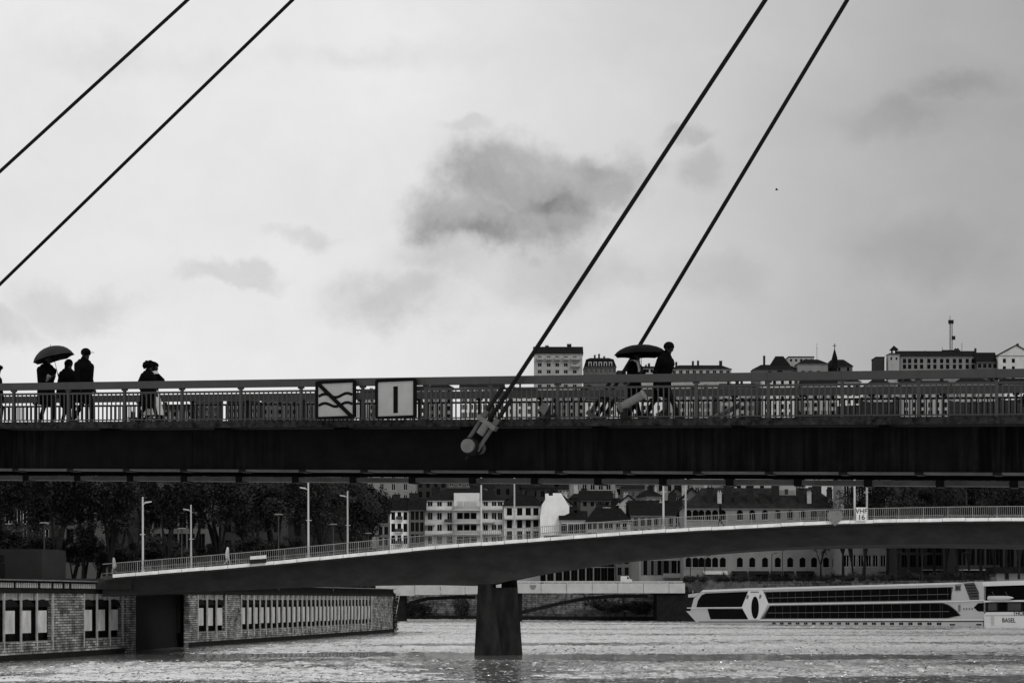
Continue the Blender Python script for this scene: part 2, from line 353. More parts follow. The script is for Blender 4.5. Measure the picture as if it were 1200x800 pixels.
# far quay wall with a foot ledge
fw = thing('far_quay_wall', 'coursed stone quay wall across the river under the pale bridge', 'wall', (0, 500, 0))
mb = MB(); seg = [(-420, 610), (-130, 560), (-60, 524), (-20, 502), (10, 475), (37, 452)]
for (a, b), (c, d) in zip(seg, seg[1:]):
    mb.hexa([(a, b - .4, -1), (c, d - .4, -1), (c, d + .8, -1), (a, b + .8, -1), (a, b - .2, 6.4 + (2.2 if a > 5 else 0)), (c, d - .2, 6.4 + (2.2 if c > 5 else 0)), (c, d + .8, 6.4 + (2.2 if c > 5 else 0)), (a, b + .8, 6.4 + (2.2 if a > 5 else 0))])
mb.build('wall', 'far_stone', fw)
mb = MB()
for (a, b), (c, d) in zip(seg, seg[1:]):
    mb.hexa([(a, b - 2.4, -1), (c, d - 2.4, -1), (c, d - .45, -1), (a, b - .45, -1), (a, b - 2.4, .9), (c, d - 2.4, .9), (c, d - .45, .9), (a, b - .45, .9)])
mb.build('foot_ledge', 'quay_dark', fw)
# right quay wall, blocks laid one by one where they show
rw = thing('right_quay_wall', 'pale block quay wall beside the bow of the river cruise ship', 'wall', (60, 420, 0))
mb = MB(); seg = [(37, 452), (110, 402), (300, 300)]
for (a, b), (c, d) in zip(seg, seg[1:]):
    mb.hexa([(a, b, -1), (c, d, -1), (c, d + 1, -1), (a, b + 1, -1), (a, b, 8.9), (c, d, 8.9), (c, d + 1, 8.9), (a, b + 1, 8.9)])
mb.build('wall_core', 'far_stone', rw)
a = Vector((37, 452)); d = (Vector((110, 402)) - a).normalized(); nrm = Vector((d.y, -d.x))
for r_ in range(4):
    s = -.3 + (r_ % 2) * .7
    while s < 21:
        L_ = random.uniform(1.2, 2.1); h = .62; mb = MB(); g = .05
        p0 = a + d * (s + g) + nrm * random.uniform(.1, .18); p1 = a + d * (s + L_) + nrm * .14; q = nrm * -.3
        z0 = 6.5 + r_ * (h + .03)
        mb.hexa([(p0.x, p0.y, z0), (p1.x, p1.y, z0), (p1.x + q.x, p1.y + q.y, z0), (p0.x + q.x, p0.y + q.y, z0), (p0.x, p0.y, z0 + h), (p1.x, p1.y, z0 + h), (p1.x + q.x, p1.y + q.y, z0 + h), (p0.x + q.x, p0.y + q.y, z0 + h)])
        mb.build('block', 'stone_block', rw); s += L_ + .05

# ================================================================== FOOTBRIDGE
TH = math.atan(.386); FC, FS = math.cos(TH), math.sin(TH); YC = 47.6; WID = 3.55
def fb_z(s): return 9.205 - .0271 * s
def fb(s, n=0.0, h=0.0): return Vector((s * FC + n * FS, YC - s * FS + n * FC, fb_z(s) + h))
def fb_px(x, y, n=0.0):
    """the (s, height above deck) on the plane n where the picture shows (x, y)"""
    k = (x - 600) / F; s = (k * (YC + n * FC) - n * FS) / (FC + k * FS)
    Y = YC - s * FS + n * FC; return s, CH + (HY - y) * Y / F - fb_z(s)
S0, S1 = -34.0, 24.0
bridge = thing('footbridge', 'black steel cable-stayed footbridge with grey railings crossing above the river', 'footbridge', (0, YC, 0))
def fbar(mb, s0, s1, n0, n1, h0, h1, mi=0):
    mb.hexa([fb(s0, n0, h0), fb(s1, n0, h0), fb(s1, n1, h0), fb(s0, n1, h0), fb(s0, n0, h1), fb(s1, n0, h1), fb(s1, n1, h1), fb(s0, n1, h1)], mi)
mb = MB(); fbar(mb, S0, S1, .12, WID - .12, -.13, -.02); mb.build('deck', 'deck', bridge)
posts_px = [18, 80.5, 145.5, 212.5, 280.5, 350, 422.5, 496, 572.5, 650.5, 731, 814, 899, 987.5, 1078.5, 1172.5]
ps = [fb_px(x, 470, 0)[0] for x in posts_px]; nP = len(ps)
i_m = (nP - 1) / 2; DS = sum((i - i_m) * (p - sum(ps) / nP) for i, p in enumerate(ps)) / sum((i - i_m) ** 2 for i in range(nP)); SB = sum(ps) / nP - i_m * DS
for side, n0 in (('near', 0.0), ('far', WID)):
    sg = 1 if side == 'near' else -1     # inward direction
    def nn(a): return n0 + sg * a
    g = MB(); fbar(g, S0, S1, *sorted((nn(.30), nn(.34))), -1.22, -.20); web = g.build('girder', 'girder', bridge)
    g = MB(); k = math.ceil((S0 - SB) / DS)
    while SB + k * DS < S1:
        s = SB + k * DS
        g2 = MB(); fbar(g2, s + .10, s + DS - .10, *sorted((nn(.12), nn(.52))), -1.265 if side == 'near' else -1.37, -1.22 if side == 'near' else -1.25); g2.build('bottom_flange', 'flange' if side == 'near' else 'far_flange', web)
        g2 = MB(); fbar(g2, s - .09, s + .09, *sorted((nn(.10), nn(.54))), -1.285 if side == 'near' else -1.40, -1.225); g2.build('flange_splice', 'black_steel', web); k += 1
    for s in [SB + DS * q for q in (-1, 3, 8, 13)]:
        g2 = MB(); fbar(g2, s - .16, s + .16, *sorted((nn(.285), nn(.299))), -1.2, -.26); g2.build('splice_plate', 'girder', web)
    g = MB()
    fbar(g, S0, S1, *sorted((nn(-.04), nn(.12))), -.17, .0); g.build('deck_edge_beam', 'fascia', bridge)
    # railing
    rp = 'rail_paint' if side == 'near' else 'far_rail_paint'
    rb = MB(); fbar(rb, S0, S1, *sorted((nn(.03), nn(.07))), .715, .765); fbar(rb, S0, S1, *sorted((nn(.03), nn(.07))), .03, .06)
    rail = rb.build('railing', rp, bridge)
    k0, k1 = math.ceil((S0 - SB) / DS), math.floor((S1 - SB) / DS)
    post = MB(); post.box(-.032, .032, -.03, .05, 0, .84); post.box(-.075, .075, -.03, .05, .80, .845); pm = post.mesh('post', rp)
    bal = MB(); bal.box(-.014, .014, -.012, .012, .058, .716); bm_ = bal.mesh('baluster', rp)
    rest = MB()
    for k in range(k0, k1 + 1):
        s = SB + k * DS; p = fb(s, nn(.045)); link('post', pm, rail, p - bridge.location, -TH)
        hb = MB(); fbar(hb, s + .002, s + DS - .002, *sorted((nn(-.03), nn(.12))), .845, 1.03); ho = hb.build('handrail', rp if side == 'near' else 'far_plank', rail)
        for j in range(1, 13):
            sj = s + DS * j / 13
            if -1.5 <= k <= nP - .5 or k == -2: link('baluster', bm_, rail, fb(sj, nn(.05)) - bridge.location, -TH)
            else: fbar(rest, sj - .014, sj + .014, *sorted((nn(.038), nn(.062))), .058, .716)
    tag(rest.build('baluster_run', rp, rail), kind='stuff')
g = MB(); k = k0
while SB + k * DS < S1:      # cross beams between the girders
    s = SB + k * DS + DS * .5; cb = MB(); fbar(cb, s - .09, s + .09, .36, WID - .36, -.62, -.14); cb.build('cross_beam', 'black_steel', bridge); k += 2
# cables: each lies in the plane of its girder and runs to the mast head
def plane_pt(x, y, n): s, h = fb_px(x, y, n); p = fb(s, n, h); return p, s, p.z
def cable_end(c1, c2, n):    # where two cables of one side meet
    (_, s1, z1), (_, s2, z2) = plane_pt(*c1[0], n), plane_pt(*c1[1], n); (_, s3, z3), (_, s4, z4) = plane_pt(*c2[0], n), plane_pt(*c2[1], n)
    m1 = (z2 - z1) / (s2 - s1); m2 = (z4 - z3) / (s4 - s3); s = (z3 - z1 + m1 * s1 - m2 * s3) / (m1 - m2); return s, z1 + m1 * (s - s1), m1, m2, (s1, z1), (s3, z3)
def fbw(s, n, z): return Vector((s * FC + n * FS, YC - s * FS + n * FC, z))
heads = []
for n, ca, cb_, rads in ((-.22, ((553, 523), (897, 0)), ((0, 201), (220, 0)), (.052, .046)), (WID + .22, ((682.5, 516), (993, 0)), ((0, 333), (343, 0)), (.052, .048))):
    s, z, m1, m2, a1, a2 = cable_end(ca, cb_, n); head = fbw(s, n, z); heads.append((s, n, z))
    for (m_, a_, r) in ((m1, a1, rads[0]), (m2, a2, rads[1])):
        if m_ is m1: sa, za = a1
        else: za = fb_z(-24) - .7; sa = a2[0] + (za - a2[1]) / m2; za = fb_z(sa) - .7; sa = a2[0] + (za - a2[1]) / m2
        mb = MB(); mb.cyl(fbw(sa + .35, n, za + .35 * m_), head, r, n=10); c_ = mb.build('cable', 'cable', bridge, smooth=False)
        # anchorage: pin, two rods, cross plate, socket
        t = Vector((1, 0, m_)).normalized(); pr = Vector((-t.z, 0, t.x))
        def q(u, w, dn=0): return fbw(sa + t.x * u + pr.x * w, n + dn, za + t.z * u + pr.z * w)
        a = MB(); sgn = -1 if n < 1 else 1
        a.cyl(q(0, 0, -.30 if n < 1 else .30), q(0, 0, .5 * -sgn), .165, n=24); pin = a.build('anchor_pin', 'steel_grey', c_)
        a = MB(); a.cyl(q(0, 0, -.20 * 1), q(0, 0, .2), .205, n=24); a.build('pin_collar', 'dark_rod', pin)
        for w in (.175, -.175):
            a = MB(); a.cyl(q(0, w), q(.66, w), .05, n=10); a.build('tie_rod', 'anchor_steel', c_)
            a = MB(); a.cyl(q(.74, w), q(1.62 if w > 0 else 1.5, w), .052, n=10); a.build('rod_end', 'dark_rod', c_)
            a = MB(); a.cyl(q(.74, w), q(.92, w), .075, n=6); a.build('nut', 'anchor_steel', c_)
        a = MB(); e = []
        for dn in (-.10, .10):
            for (u, w) in ((.63, -.27), (.63, .27), (.74, .27), (.74, -.27)): e.append(q(u, w, dn))
        a.loft(e[:4], e[4:]); a.build('cross_plate', 'steel_grey', c_)
        a = MB(); a.cyl(q(.36, 0), q(.64, 0), .105, n=16); a.build('socket', 'steel_grey', c_)
        a = MB(); a.cyl(q(-.24, -.05), q(-.34, -.05), .03, n=6); a.build('drain_nipple', 'dark_rod', c_)
# mast on the right bank, out of the picture
mb = MB()
for (s, n, z) in heads:
    mb.cyl(fbw(s + 6, n, 4), fbw(s, n, z + 1.2), .55, .35, n=12)
mb.cyl(fbw(heads[0][0] + .6, heads[0][1], heads[0][2] - 3), fbw(heads[1][0] + .6, heads[1][1], heads[1][2] - 3), .25, n=8)
mb.build('mast', 'rail_paint', bridge)

# floodlights on the deck edge
def floodlight(label, x, y, n, ang, L_, r):
    s, h = fb_px(x, y, n); root = thing('floodlight', label, 'floodlight', fb(s, n, h), -TH, 'tube floodlights along the footbridge edge')
    d = Vector((math.cos(ang), 0, math.sin(ang)))
    a = MB(); a.cyl(-d * L_ * .42, d * L_ * .5, r, n=16); b = a.build('tube', 'steel_grey', root, world=False)
    a = MB(); a.cyl(d * L_ * .5, d * (L_ * .5 + .05), r * 1.12, n=16); a.build('lens_rim', 'shutter', b, world=False)
    a = MB(); a.cyl(-d * L_ * .55, -d * L_ * .42, r * 1.45, n=12); a.build('rear_flange', 'anchor_steel', b, world=False)
    a = MB(); a.cyl(-d * L_ * .62, -d * L_ * .2 + Vector((0, 0, -.12)), r * .8, r * .5, n=8); a.box(-L_ * .42, -L_ * .2, -.06, .06, -h + .0, -.08); a.build('bracket', 'dark_rod', root, world=False)
floodlight('fat tube floodlight beside the couple under the umbrella', 740, 470, -.12, R(27), .62, .1)
floodlight('slim tube floodlight right of the couple under the umbrella', 850, 483, WID + .1, R(24), .75, .07)
fl = thing('box_floodlight', 'small tilted box floodlight at the railing foot above the cable anchor', 'floodlight', fb(*((lambda s_h: (s_h[0], -.1, s_h[1]))(fb_px(640, 480, -.1)))), -TH)
mb = MB(); mb.loft([(-.16, -.1, .0), (-.02, -.1, -.14), (.1, -.1, .06), (-.06, -.1, .17)], [(-.16, .1, .0), (-.02, .1, -.14), (.1, .1, .06), (-.06, .1, .17)]); mb.build('housing', 'anchor_steel', fl, world=False)
mb = MB(); mb.box(-.03, .25, -.05, .05, -.17, -.12); mb.cyl((.02, 0, -.15), (.1, 0, .1), .03); mb.build('bracket', 'dark_rod', fl, world=False)

# navigation signs
def nav_sign(label, x0, x1, y0, y1, marks):
    n = -.14; sa, ha = fb_px(x0, y1, n); sb, hb = fb_px(x1, y0, n); w = sb - sa; h = hb - ha; c = fb((sa + sb) / 2, n, 0); z0 = min(ha, 0) + .03
    root = thing('navigation_sign', label, 'sign', (c.x, c.y, fb_z((sa + sb) / 2) + z0), -TH, 'navigation signs hung on the footbridge railing')
    h = hb - z0
    mb = MB(); mb.box(-w / 2 + .03, w / 2 - .03, -.01, .02, .02, h - .03); p = mb.build('panel', 'sign_panel', root, world=False)
    # rounded black frame
    def rr(w_, zb, zt, r, k=5):
        pts = []
        for (cx, cz, a0) in ((w_ / 2 - r, zt - r, 0), (-w_ / 2 + r, zt - r, 90), (-w_ / 2 + r, zb + r, 180), (w_ / 2 - r, zb + r, 270)):
            for i in range(k + 1): a = R(a0 + 90 * i / k); pts.append((cx + r * math.cos(a), cz + r * math.sin(a)))
        return pts
    o = rr(w, 0, h, .07); i_ = rr(w - .15, .055, h - .075, .012); nn_ = len(o)
    vs = [(x, y, z) for y in (-.03, .03) for (x, z) in o + i_]; fs = []
    for i in range(nn_):
        j = (i + 1) % nn_; a, b, c_, d = i, j, nn_ + j, nn_ + i; e = 2 * nn_
        fs += [(a, b, c_, d), (a + e, d + e, c_ + e, b + e), (a, a + e, b + e, b), (d, c_, c_ + e, d + e)]
    mb = MB(); mb.add(vs, fs); mb.build('frame', 'sign_black', root, world=False)
    marks(root, w, h)
    mb = MB()
    for sx in (-.3, .3): mb.box(sx * w - .02, sx * w + .02, .02, .13, .3 * h, .36 * h); mb.box(sx * w - .02, sx * w + .02, .02, .12, .86 * h, .92 * h)
    mb.build('bracket', 'black_steel', root, world=False)
def ribbon(pts, half, name, root, m='sign_black', y=-.018, nrm=None):
    mb = MB(); A = []; B = []
    for i, p in enumerate(pts):
        a = Vector(pts[max(0, i - 1)]); b = Vector(pts[min(len(pts) - 1, i + 1)]); t = (b - a).normalized() if nrm is None else Vector(nrm)
        u = Vector((-t.y, t.x)) * half; A.append(Vector(p) + u); B.append(Vector(p) - u)
    vs = [(p.x, y, p.y) for p in A + B] + [(p.x, y + .012, p.y) for p in A + B]; k = len(pts); fs = []
    for i in range(k - 1):
        fs += [(i, k + i, k + i + 1, i + 1), (2 * k + i, 2 * k + i + 1, 3 * k + i + 1, 3 * k + i), (i, i + 1, 2 * k + i + 1, 2 * k + i), (k + i, 3 * k + i, 3 * k + i + 1, k + i + 1)]
    mb.add(vs, fs); return mb.build(name, m, root, world=False)
def wash_marks(root, w, h):
    for zc in (.60, .36):
        pts = [(-.42 * w + .84 * w * t / 24, h * zc + .048 * h * math.cos(2 * math.pi * (t / 24 - .18) / .66)) for t in range(25)]
        ribbon(pts, .033, 'wave_stroke', root)
    ribbon([(-.45 * w, .95 * h), (.42 * w, .02 * h)], .048, 'diagonal_bar', root, y=-.034)
def bar_mark(root, w, h):
    ribbon([(.0, .13 * h), (.0, .80 * h)], .058, 'vertical_bar', root)
nav_sign('square river sign with two crossed-out waves and a black border', 370, 417, 445, 491, wash_marks)
nav_sign('square river sign with a single upright black bar and a black border', 440, 488, 443, 491, bar_mark)

# ================================================================== PEOPLE
def ik(a, b, l1, l2, bend):
    """joint between a and b for two limbs; bend is the side it points to"""
    a = Vector(a); b = Vector(b); d = b - a; L_ = min(d.length, (l1 + l2) * .999); d.normalize()
    x = (l1 * l1 - l2 * l2 + L_ * L_) / (2 * L_); h = math.sqrt(max(0, l1 * l1 - x * x))
    bend = Vector(bend); bend = (bend - d * bend.dot(d)).normalized(); return a + d * x + bend * h, a + d * L_
def capsule(mb, p0, r0, p1, r1, n=10):
    mb.cyl(p0, p1, r0, r1, n=n)
    ball(mb, p0, (r0,) * 3); ball(mb, p1, (r1,) * 3)
def ball(mb, c, r, n=10, k=6, rot=None):
    vs = []; fs = []; c = Vector(c)
    for j in range(1, k):
        th = math.pi * j / k
        for i in range(n):
            ph = 2 * math.pi * i / n; v = Vector((r[0] * math.sin(th) * math.cos(ph), r[1] * math.sin(th) * math.sin(ph), r[2] * math.cos(th)))
            vs.append(c + (rot @ v if rot else v))
    top = Vector((0, 0, r[2])); vs += [c + (rot @ top if rot else top), c - (rot @ top if rot else top)]; T, B = len(vs) - 2, len(vs) - 1
    for j in range(k - 2):
        for i in range(n): fs.append((j * n + i, (j + 1) * n + i, (j + 1) * n + (i + 1) % n, j * n + (i + 1) % n))
    for i in range(n): fs.append((T, i, (i + 1) % n)); fs.append((B, (k - 2) * n + (i + 1) % n, (k - 2) * n + i))
    mb.add(vs, fs)
def person(label, x, y_top, n, face, stride=.55, lean=.05, hands=None, coat=.62, coat_m='coat_black', leg_m='coat_dark', hood=False, phase=1, look=0.0, H=None, group=None, loc=None, rotz=None, voxel=.014, bulk=1.0, skirt=0.0, shoulder=1.0, turn=0.0, bend=None):
    """one continuous figure; local x is the facing direction, z up; hands are (x, y, z) targets for left and right in units of a 1.78 m body"""
    if loc is None:
        s, h = fb_px(x, y_top, n); H = H or (h + .02); loc = fb(s, n, -.02); rotz = (-TH if face > 0 else math.pi - TH) - turn
    K = H / 1.78; prim = []          # (p0, r0, p1, r1, material index)
    def cap(p0, r0, p1, r1, m): prim.append((Vector(p0), r0, Vector(p1), r1, m))
    hip = Vector((0, 0, .93)); chest = hip + Vector((lean * .9, 0, .36)); neck = hip + Vector((lean * 1.25, 0, .56)); head = neck + Vector((.03 + lean * .35, 0, .142))
    b_ = bulk
    cap(hip + Vector((0, -.07, .0)), .125 * b_, hip + Vector((0, .07, .0)), .125 * b_, 0)
    cap(hip, .145 * b_, chest, .15 * b_, 0)
    cap(chest + Vector((0, -.09, .02)), .125 * b_, chest + Vector((0, .09, .02)), .125 * b_, 0)
    cap(chest + Vector((0, -.14 * shoulder, .10)), .075, chest + Vector((0, .14 * shoulder, .10)), .075, 0)
    cap(chest + Vector((0, 0, .1)), .115 * b_, neck + Vector((0, 0, .035)), .098, 0); cap(chest + Vector((0, -.10 * shoulder, .15)), .07 * b_, neck + Vector((0, 0, -.01)), .075, 0); cap(chest + Vector((0, .10 * shoulder, .15)), .07 * b_, neck + Vector((0, 0, -.01)), .075, 0); cap(neck, .055, head + Vector((-.01, 0, -.03)), .055, 1)
    # coat skirt
    for yy in (-.07, .07): cap(hip + Vector((0, yy, 0)), .13 * b_, Vector((0, yy * 1.15, coat + .02)), (.125 + skirt * .5) * b_, 0)
    # head: skull, jaw, nose, brow, ears, eyes
    cl, sl = math.cos(look), math.sin(look)
    def hd(x_, y_, z_): return head + Vector((x_ * cl - z_ * sl * -1 * 0 + z_ * sl, y_, z_ * cl - x_ * sl))
    cap(hd(-.018, 0, .035), .090, hd(.01, 0, .03), .085, 1); cap(hd(.025, 0, -.055), .055, hd(.04, 0, -.085), .04, 1)
    cap(hd(.09, 0, .01), .012, hd(.108, 0, -.018), .016, 1); cap(hd(.078, -.035, .03), .016, hd(.078, .035, .03), .016, 1)
    cap(hd(.078, -.018, -.055), .012, hd(.078, .018, -.055), .012, 1)
    for sy in (-1, 1):
        cap(hd(.0, sy * .09, -.02), .016, hd(-.01, sy * .092, .02), .02, 1); cap(hd(.085, sy * .034, .012), .011, hd(.087, sy * .034, .012), .011, 3)
    if hood: cap(hd(-.03, 0, .03), .118, hd(-.005, 0, .045), .112, 0); cap(hd(-.05, 0, -.07), .10, neck, .09, 0)
    # legs
    for sy, fx in ((1, phase), (-1, -phase)):
        hp = Vector((0, sy * .085, .90)); an = Vector((fx * stride * .5, sy * .08, .095 if fx > 0 else .15 if stride > .3 else .095))
        kn, an = ik(hp, an, .43, .42, (1, 0, 0)); cap(hp, .088, kn, .062, 2); cap(kn, .060, an, .044, 2)
        toe = an + Vector((.15, 0, -.055 if (fx > 0 or stride <= .3) else -.10)); heel = an + Vector((-.05, 0, -.05)); cap(heel, .042, toe, .036, 3); cap(an, .044, heel, .042, 3)
    # arms with hands of five fingers
    hands = hands or [(.12, .24, .78), (-.12, -.24, .80)]
    for sy, hp_ in ((1, hands[0]), (-1, hands[1])):
        sh = chest + Vector((0, sy * .185 * shoulder, .085)); el, wr = ik(sh, hp_, .30, .26, bend if bend and sy > 0 else (-1, sy * .35, -.35)); cap(sh, .068 * b_, el, .052 * b_, 0); cap(el, .052 * b_, wr, .042, 0)
        f = (wr - el).normalized(); side = f.cross(Vector((0, 1, .15))).normalized(); pn = f.cross(side)
        palm = wr + f * .075; cap(wr, .03, palm, .036, 1); cap(palm - side * .022, .02, palm + side * .022, .02, 1)
        for q_, ln in ((-.03, .062), (-.010, .076), (.012, .072), (.032, .055)):
            b0 = palm + side * q_ + f * .02; k1 = b0 + f * ln * .55 + pn * .012; cap(b0, .0105, k1, .0095, 1); cap(k1, .0095, k1 + f * ln * .25 + pn * ln * .42, .008, 1)
        tb = wr + f * .03 - side * .032; cap(tb, .012, tb - side * .03 + f * .03 + pn * .02, .0095, 1)
    root = thing('person', label, 'person', loc, rotz, group)
    mb = MB()
    for p0, r0, p1, r1, m in prim: capsule(mb, p0 * K, r0 * K, p1 * K, r1 * K)
    me = mb.mesh('body_source', [coat_m]); o = bpy.data.objects.new('body_source', me); col.objects.link(o)
    rm = o.modifiers.new('r', 'REMESH'); rm.mode = 'VOXEL'; rm.voxel_size = voxel; rm.use_smooth_shade = True
    sm = o.modifiers.new('s', 'SMOOTH'); sm.factor = .5; sm.iterations = 2
    bpy.context.view_layer.update()
    bm2 = bpy.data.meshes.new_from_object(o.evaluated_get(bpy.context.evaluated_depsgraph_get())); bpy.data.objects.remove(o)
    bm2.materials.clear()
    for k in (coat_m, 'skin', leg_m, 'sign_black'): bm2.materials.append(M[k])
    data = [(p0 * K, r0 * K, (p1 - p0) * K, r1 * K, m) for p0, r0, p1, r1, m in prim]; idx = []
    for f in bm2.polygons:
        c = f.center; best = 9; bi = 0
        for p0, r0, d, r1, m in data:
            t = max(0., min(1., (c - p0).dot(d) / max(1e-9, d.length_squared))); v = (c - p0 - d * t).length - (r0 + (r1 - r0) * t)
            if v < best: best = v; bi = m
        idx.append(bi)
    bm2.polygons.foreach_set('material_index', idx); bm2.name = 'body'
    link('body', bm2, root)
    return root, K, {'head': head * K, 'hd': hd, 'neck': neck * K, 'chest': chest * K, 'K': K}
def beanie(root, K, j, cap_brim=False):
    c = j['head']; mb = MB(); ball(mb, c + Vector((-.012, 0, .055)) * K, (.125 * K, .112 * K, .105 * K), 14, 8); ball(mb, c + Vector((-.008, 0, .028)) * K, (.128 * K, .115 * K, .045 * K), 14, 6)
    if cap_brim:
        pts = [(.07, -.09), (.19, -.07), (.235, 0), (.19, .07), (.07, .09)]; a = [c + Vector((px, py, .055 - (px - .07) * .15)) * K for px, py in pts]; mb.loft(a, [p + Vector((0, 0, .014)) for p in a])
    mb.build('cap' if cap_brim else 'beanie', 'hair', root, world=False, smooth=False)
def hair_mass(root, K, j, r, n=46, name='hair'):
    mb = MB(); rnd = random.Random(3); c = j['head'] + Vector((-.02, 0, .05)) * K; ball(mb, c, (r[0] * .8 * K, r[1] * .8 * K, r[2] * .8 * K))
    for i in range(n):
        a = rnd.uniform(0, 6.28); z = rnd.uniform(-.55, 1); q = math.sqrt(1 - min(1, z * z) * .98)
        p = Vector((r[0] * q * math.cos(a), r[1] * q * math.sin(a), r[2] * z)) * K
        if p.x > r[0] * .55 * K and z < .25: continue
        ball(mb, c + p * .85, (rnd.uniform(.03, .055) * K,) * 3, 7, 5)
    mb.build(name, 'hair', root, world=False)
def umbrella(label, tip, axis, R_, depth, length, m, spin=0.0, ferrule=.05):
    """tip: world point of the crown; axis: downwards along the shaft"""
    ax = Vector(axis).normalized(); base = Vector(tip) + ax * length
    root = thing('umbrella', label, 'umbrella', base); q = (-ax).to_track_quat('Z', 'Y'); rt = MB(); rows = 6; ng = 8; sub = 6
    def pt(u, a, seg):   # u 0..1 from crown to rim; canopy sags between the ribs
        r = R_ * math.sin(u * 1.25) / math.sin(1.25); z = -depth * (1 - math.cos(u * 1.25)) / (1 - math.cos(1.25))
        w = math.cos((seg - .5) * math.pi) ; k = 1 - .065 * w * u * u; return q @ Vector((r * k * math.cos(a), r * k * math.sin(a), z + .025 * w * u * R_)) + Vector(tip)
    nA = ng * sub; vs = [Vector(tip)]
    for r_ in range(1, rows + 1):
        for i in range(nA): vs.append(pt(r_ / rows, spin + 2 * math.pi * i / nA, (i % sub) / sub))
    fs = [(0, 1 + i, 1 + (i + 1) % nA) for i in range(nA)]
    for r_ in range(rows - 1):
        for i in range(nA): a = 1 + r_ * nA; fs.append((a + i, a + nA + i, a + nA + (i + 1) % nA, a + (i + 1) % nA))
    k = len(vs); vs2 = [v + ax * .006 for v in vs]; rim = 1 + (rows - 1) * nA
    rt.add(vs + vs2, fs + [tuple(k + i for i in f[::-1]) for f in fs] + [(rim + i, k + rim + i, k + rim + (i + 1) % nA, rim + (i + 1) % nA) for i in range(nA)]); can = rt.build('canopy', m, root)
    for i in range(ng):
        mb = MB(); prev = None
        for r_ in range(1, rows + 1):
            p = pt(r_ / rows, spin + 2 * math.pi * i / ng, 0) + ax * .012
            if prev is not None: mb.cyl(prev, p, .005, n=4)
            prev = p
        mb.cyl(Vector(tip) + ax * .28, pt(.55, spin + 2 * math.pi * i / ng, 0) + ax * .012, .004, n=4); mb.build('rib', 'black_steel', can)
    mb = MB(); mb.cyl(Vector(tip) - ax * ferrule, Vector(tip) + ax * length * .93, .008, n=6); mb.build('shaft', 'black_steel', root)
    mb = MB(); mb.cyl(Vector(tip) + ax * length * .86, base, .017, n=8); mb.build('handle', 'sign_black', root)
def deck_pt(x, y, n): s, h = fb_px(x, y, n); return fb(s, n, h)
# couple under the black umbrella
r1, K1, j1 = person('person in a dark coat and knit cap striding with the head bowed', 776, 401.5, .9, 1, stride=.78, lean=.10, hands=[(.20, .20, 1.0), (.02, -.24, .84)], coat=.70, look=.40, phase=1, bulk=1.28, shoulder=1.08, turn=.3)
beanie(r1, K1, j1)
r2, K2, j2 = person('person in a dark hooded jacket with pale scarf walking under the black umbrella', 742, 411, 1.15, 1, stride=.55, lean=.05, hands=[(.24, .10, 1.22), (.22, -.08, 1.2)], coat=.66, phase=-1, bulk=1.3, shoulder=1.05, turn=.3)
hair_mass(r2, K2, j2, (.12, .1, .12), 26)
mb = MB(); c = j2['neck'] * 1
for k in range(9): a = k / 8 * math.pi * 2; b_ = (k + 1) / 8 * math.pi * 2; mb.cyl(c + Vector((.085 * math.cos(a), .085 * math.sin(a), .02)), c + Vector((.085 * math.cos(b_), .085 * math.sin(b_), .02)), .04, n=6)
mb.cyl(c + Vector((.10, -.04, .0)), c + Vector((.17, -.05, -.32)), .04, .05, n=6); mb.build('scarf', 'pale_cloth', r2, world=False)
tip = deck_pt(751, 404, 1.0); umbrella('black folding umbrella held low over the walking couple', tip, (.02, 0, -1), .66, .25, .78, 'umbrella_black', spin=.2)
# group by the other umbrella
r3, K3, j3 = person('person in a dark coat under the grey dome umbrella', 54, 415, .8, 1, stride=.30, lean=.03, hands=[(.25, .05, 1.18), (.24, -.10, 1.15)], coat=.62, bulk=1.3, shoulder=1.08, turn=.35)
hair_mass(r3, K3, j3, (.11, .1, .12), 20)
mb = MB(); ball(mb, Vector((.25, -.12, 1.17)) * K3, (.05, .04, .09)); mb.cyl(Vector((.20, -.13, 1.08)) * K3, Vector((.33, -.12, 1.2)) * K3, .03, .035, n=8); mb.build('glove', 'shutter', r3, world=False)
tip = deck_pt(59.5, 406, .85); umbrella('grey dome umbrella tilted over a person at the railing', tip, (.26, .0, -1), .56, .33, .85, 'umbrella', spin=.35)
r4, K4, j4 = person('short hooded person between the umbrella and the person in a peaked cap', 79, 421, 1.15, 1, stride=.28, lean=.03, coat=.6, hood=True, bulk=1.28, turn=.4)
r5, K5, j5 = person('tall person in a dark jacket and peaked cap walking along the footbridge', 97, 408.5, .75, 1, stride=.42, lean=.05, hands=[(.10, .26, .86), (.22, -.30, .86)], coat=.64, bulk=1.34, shoulder=1.08, turn=.22)
beanie(r5, K5, j5, True)
r6, K6, j6 = person('person in a dark coat with a broad fuzzy hat and a wide stride', 173, 424, .8, 1, stride=.62, lean=.03, hands=[(.12, .22, .9), (.05, -.23, .9)], coat=.60, bulk=1.32, shoulder=1.05, turn=.2)
hair_mass(r6, K6, j6, (.19, .17, .13), 60, 'fuzzy_hat')
r7, K7, j7 = person('person in a pale skirt raising one hand to the head', 179, 426, 1.35, 1, stride=.5, lean=.02, hands=[(.12, .02, 1.50), (.12, -.22, .9)], coat=.72, coat_m='coat_black', leg_m='coat_black', bulk=1.12, bend=(.5, .5, -1))
mb = MB(); mb.cyl(Vector((.01, 0, 1.0)) * K7, Vector((.04, 0, .30)) * K7, .17 * K7, .29 * K7, n=18); mb.build('pale_skirt', 'pale_cloth', r7, world=False)
mb = MB(); mb.cyl(j7['neck'] + Vector((.03, 0, -.02)), j7['neck'] + Vector((.02, 0, .06)), .11, .1, n=12); mb.build('pale_collar', 'pale_cloth', r7, world=False)
hair_mass(r7, K7, j7, (.13, .11, .13), 30)
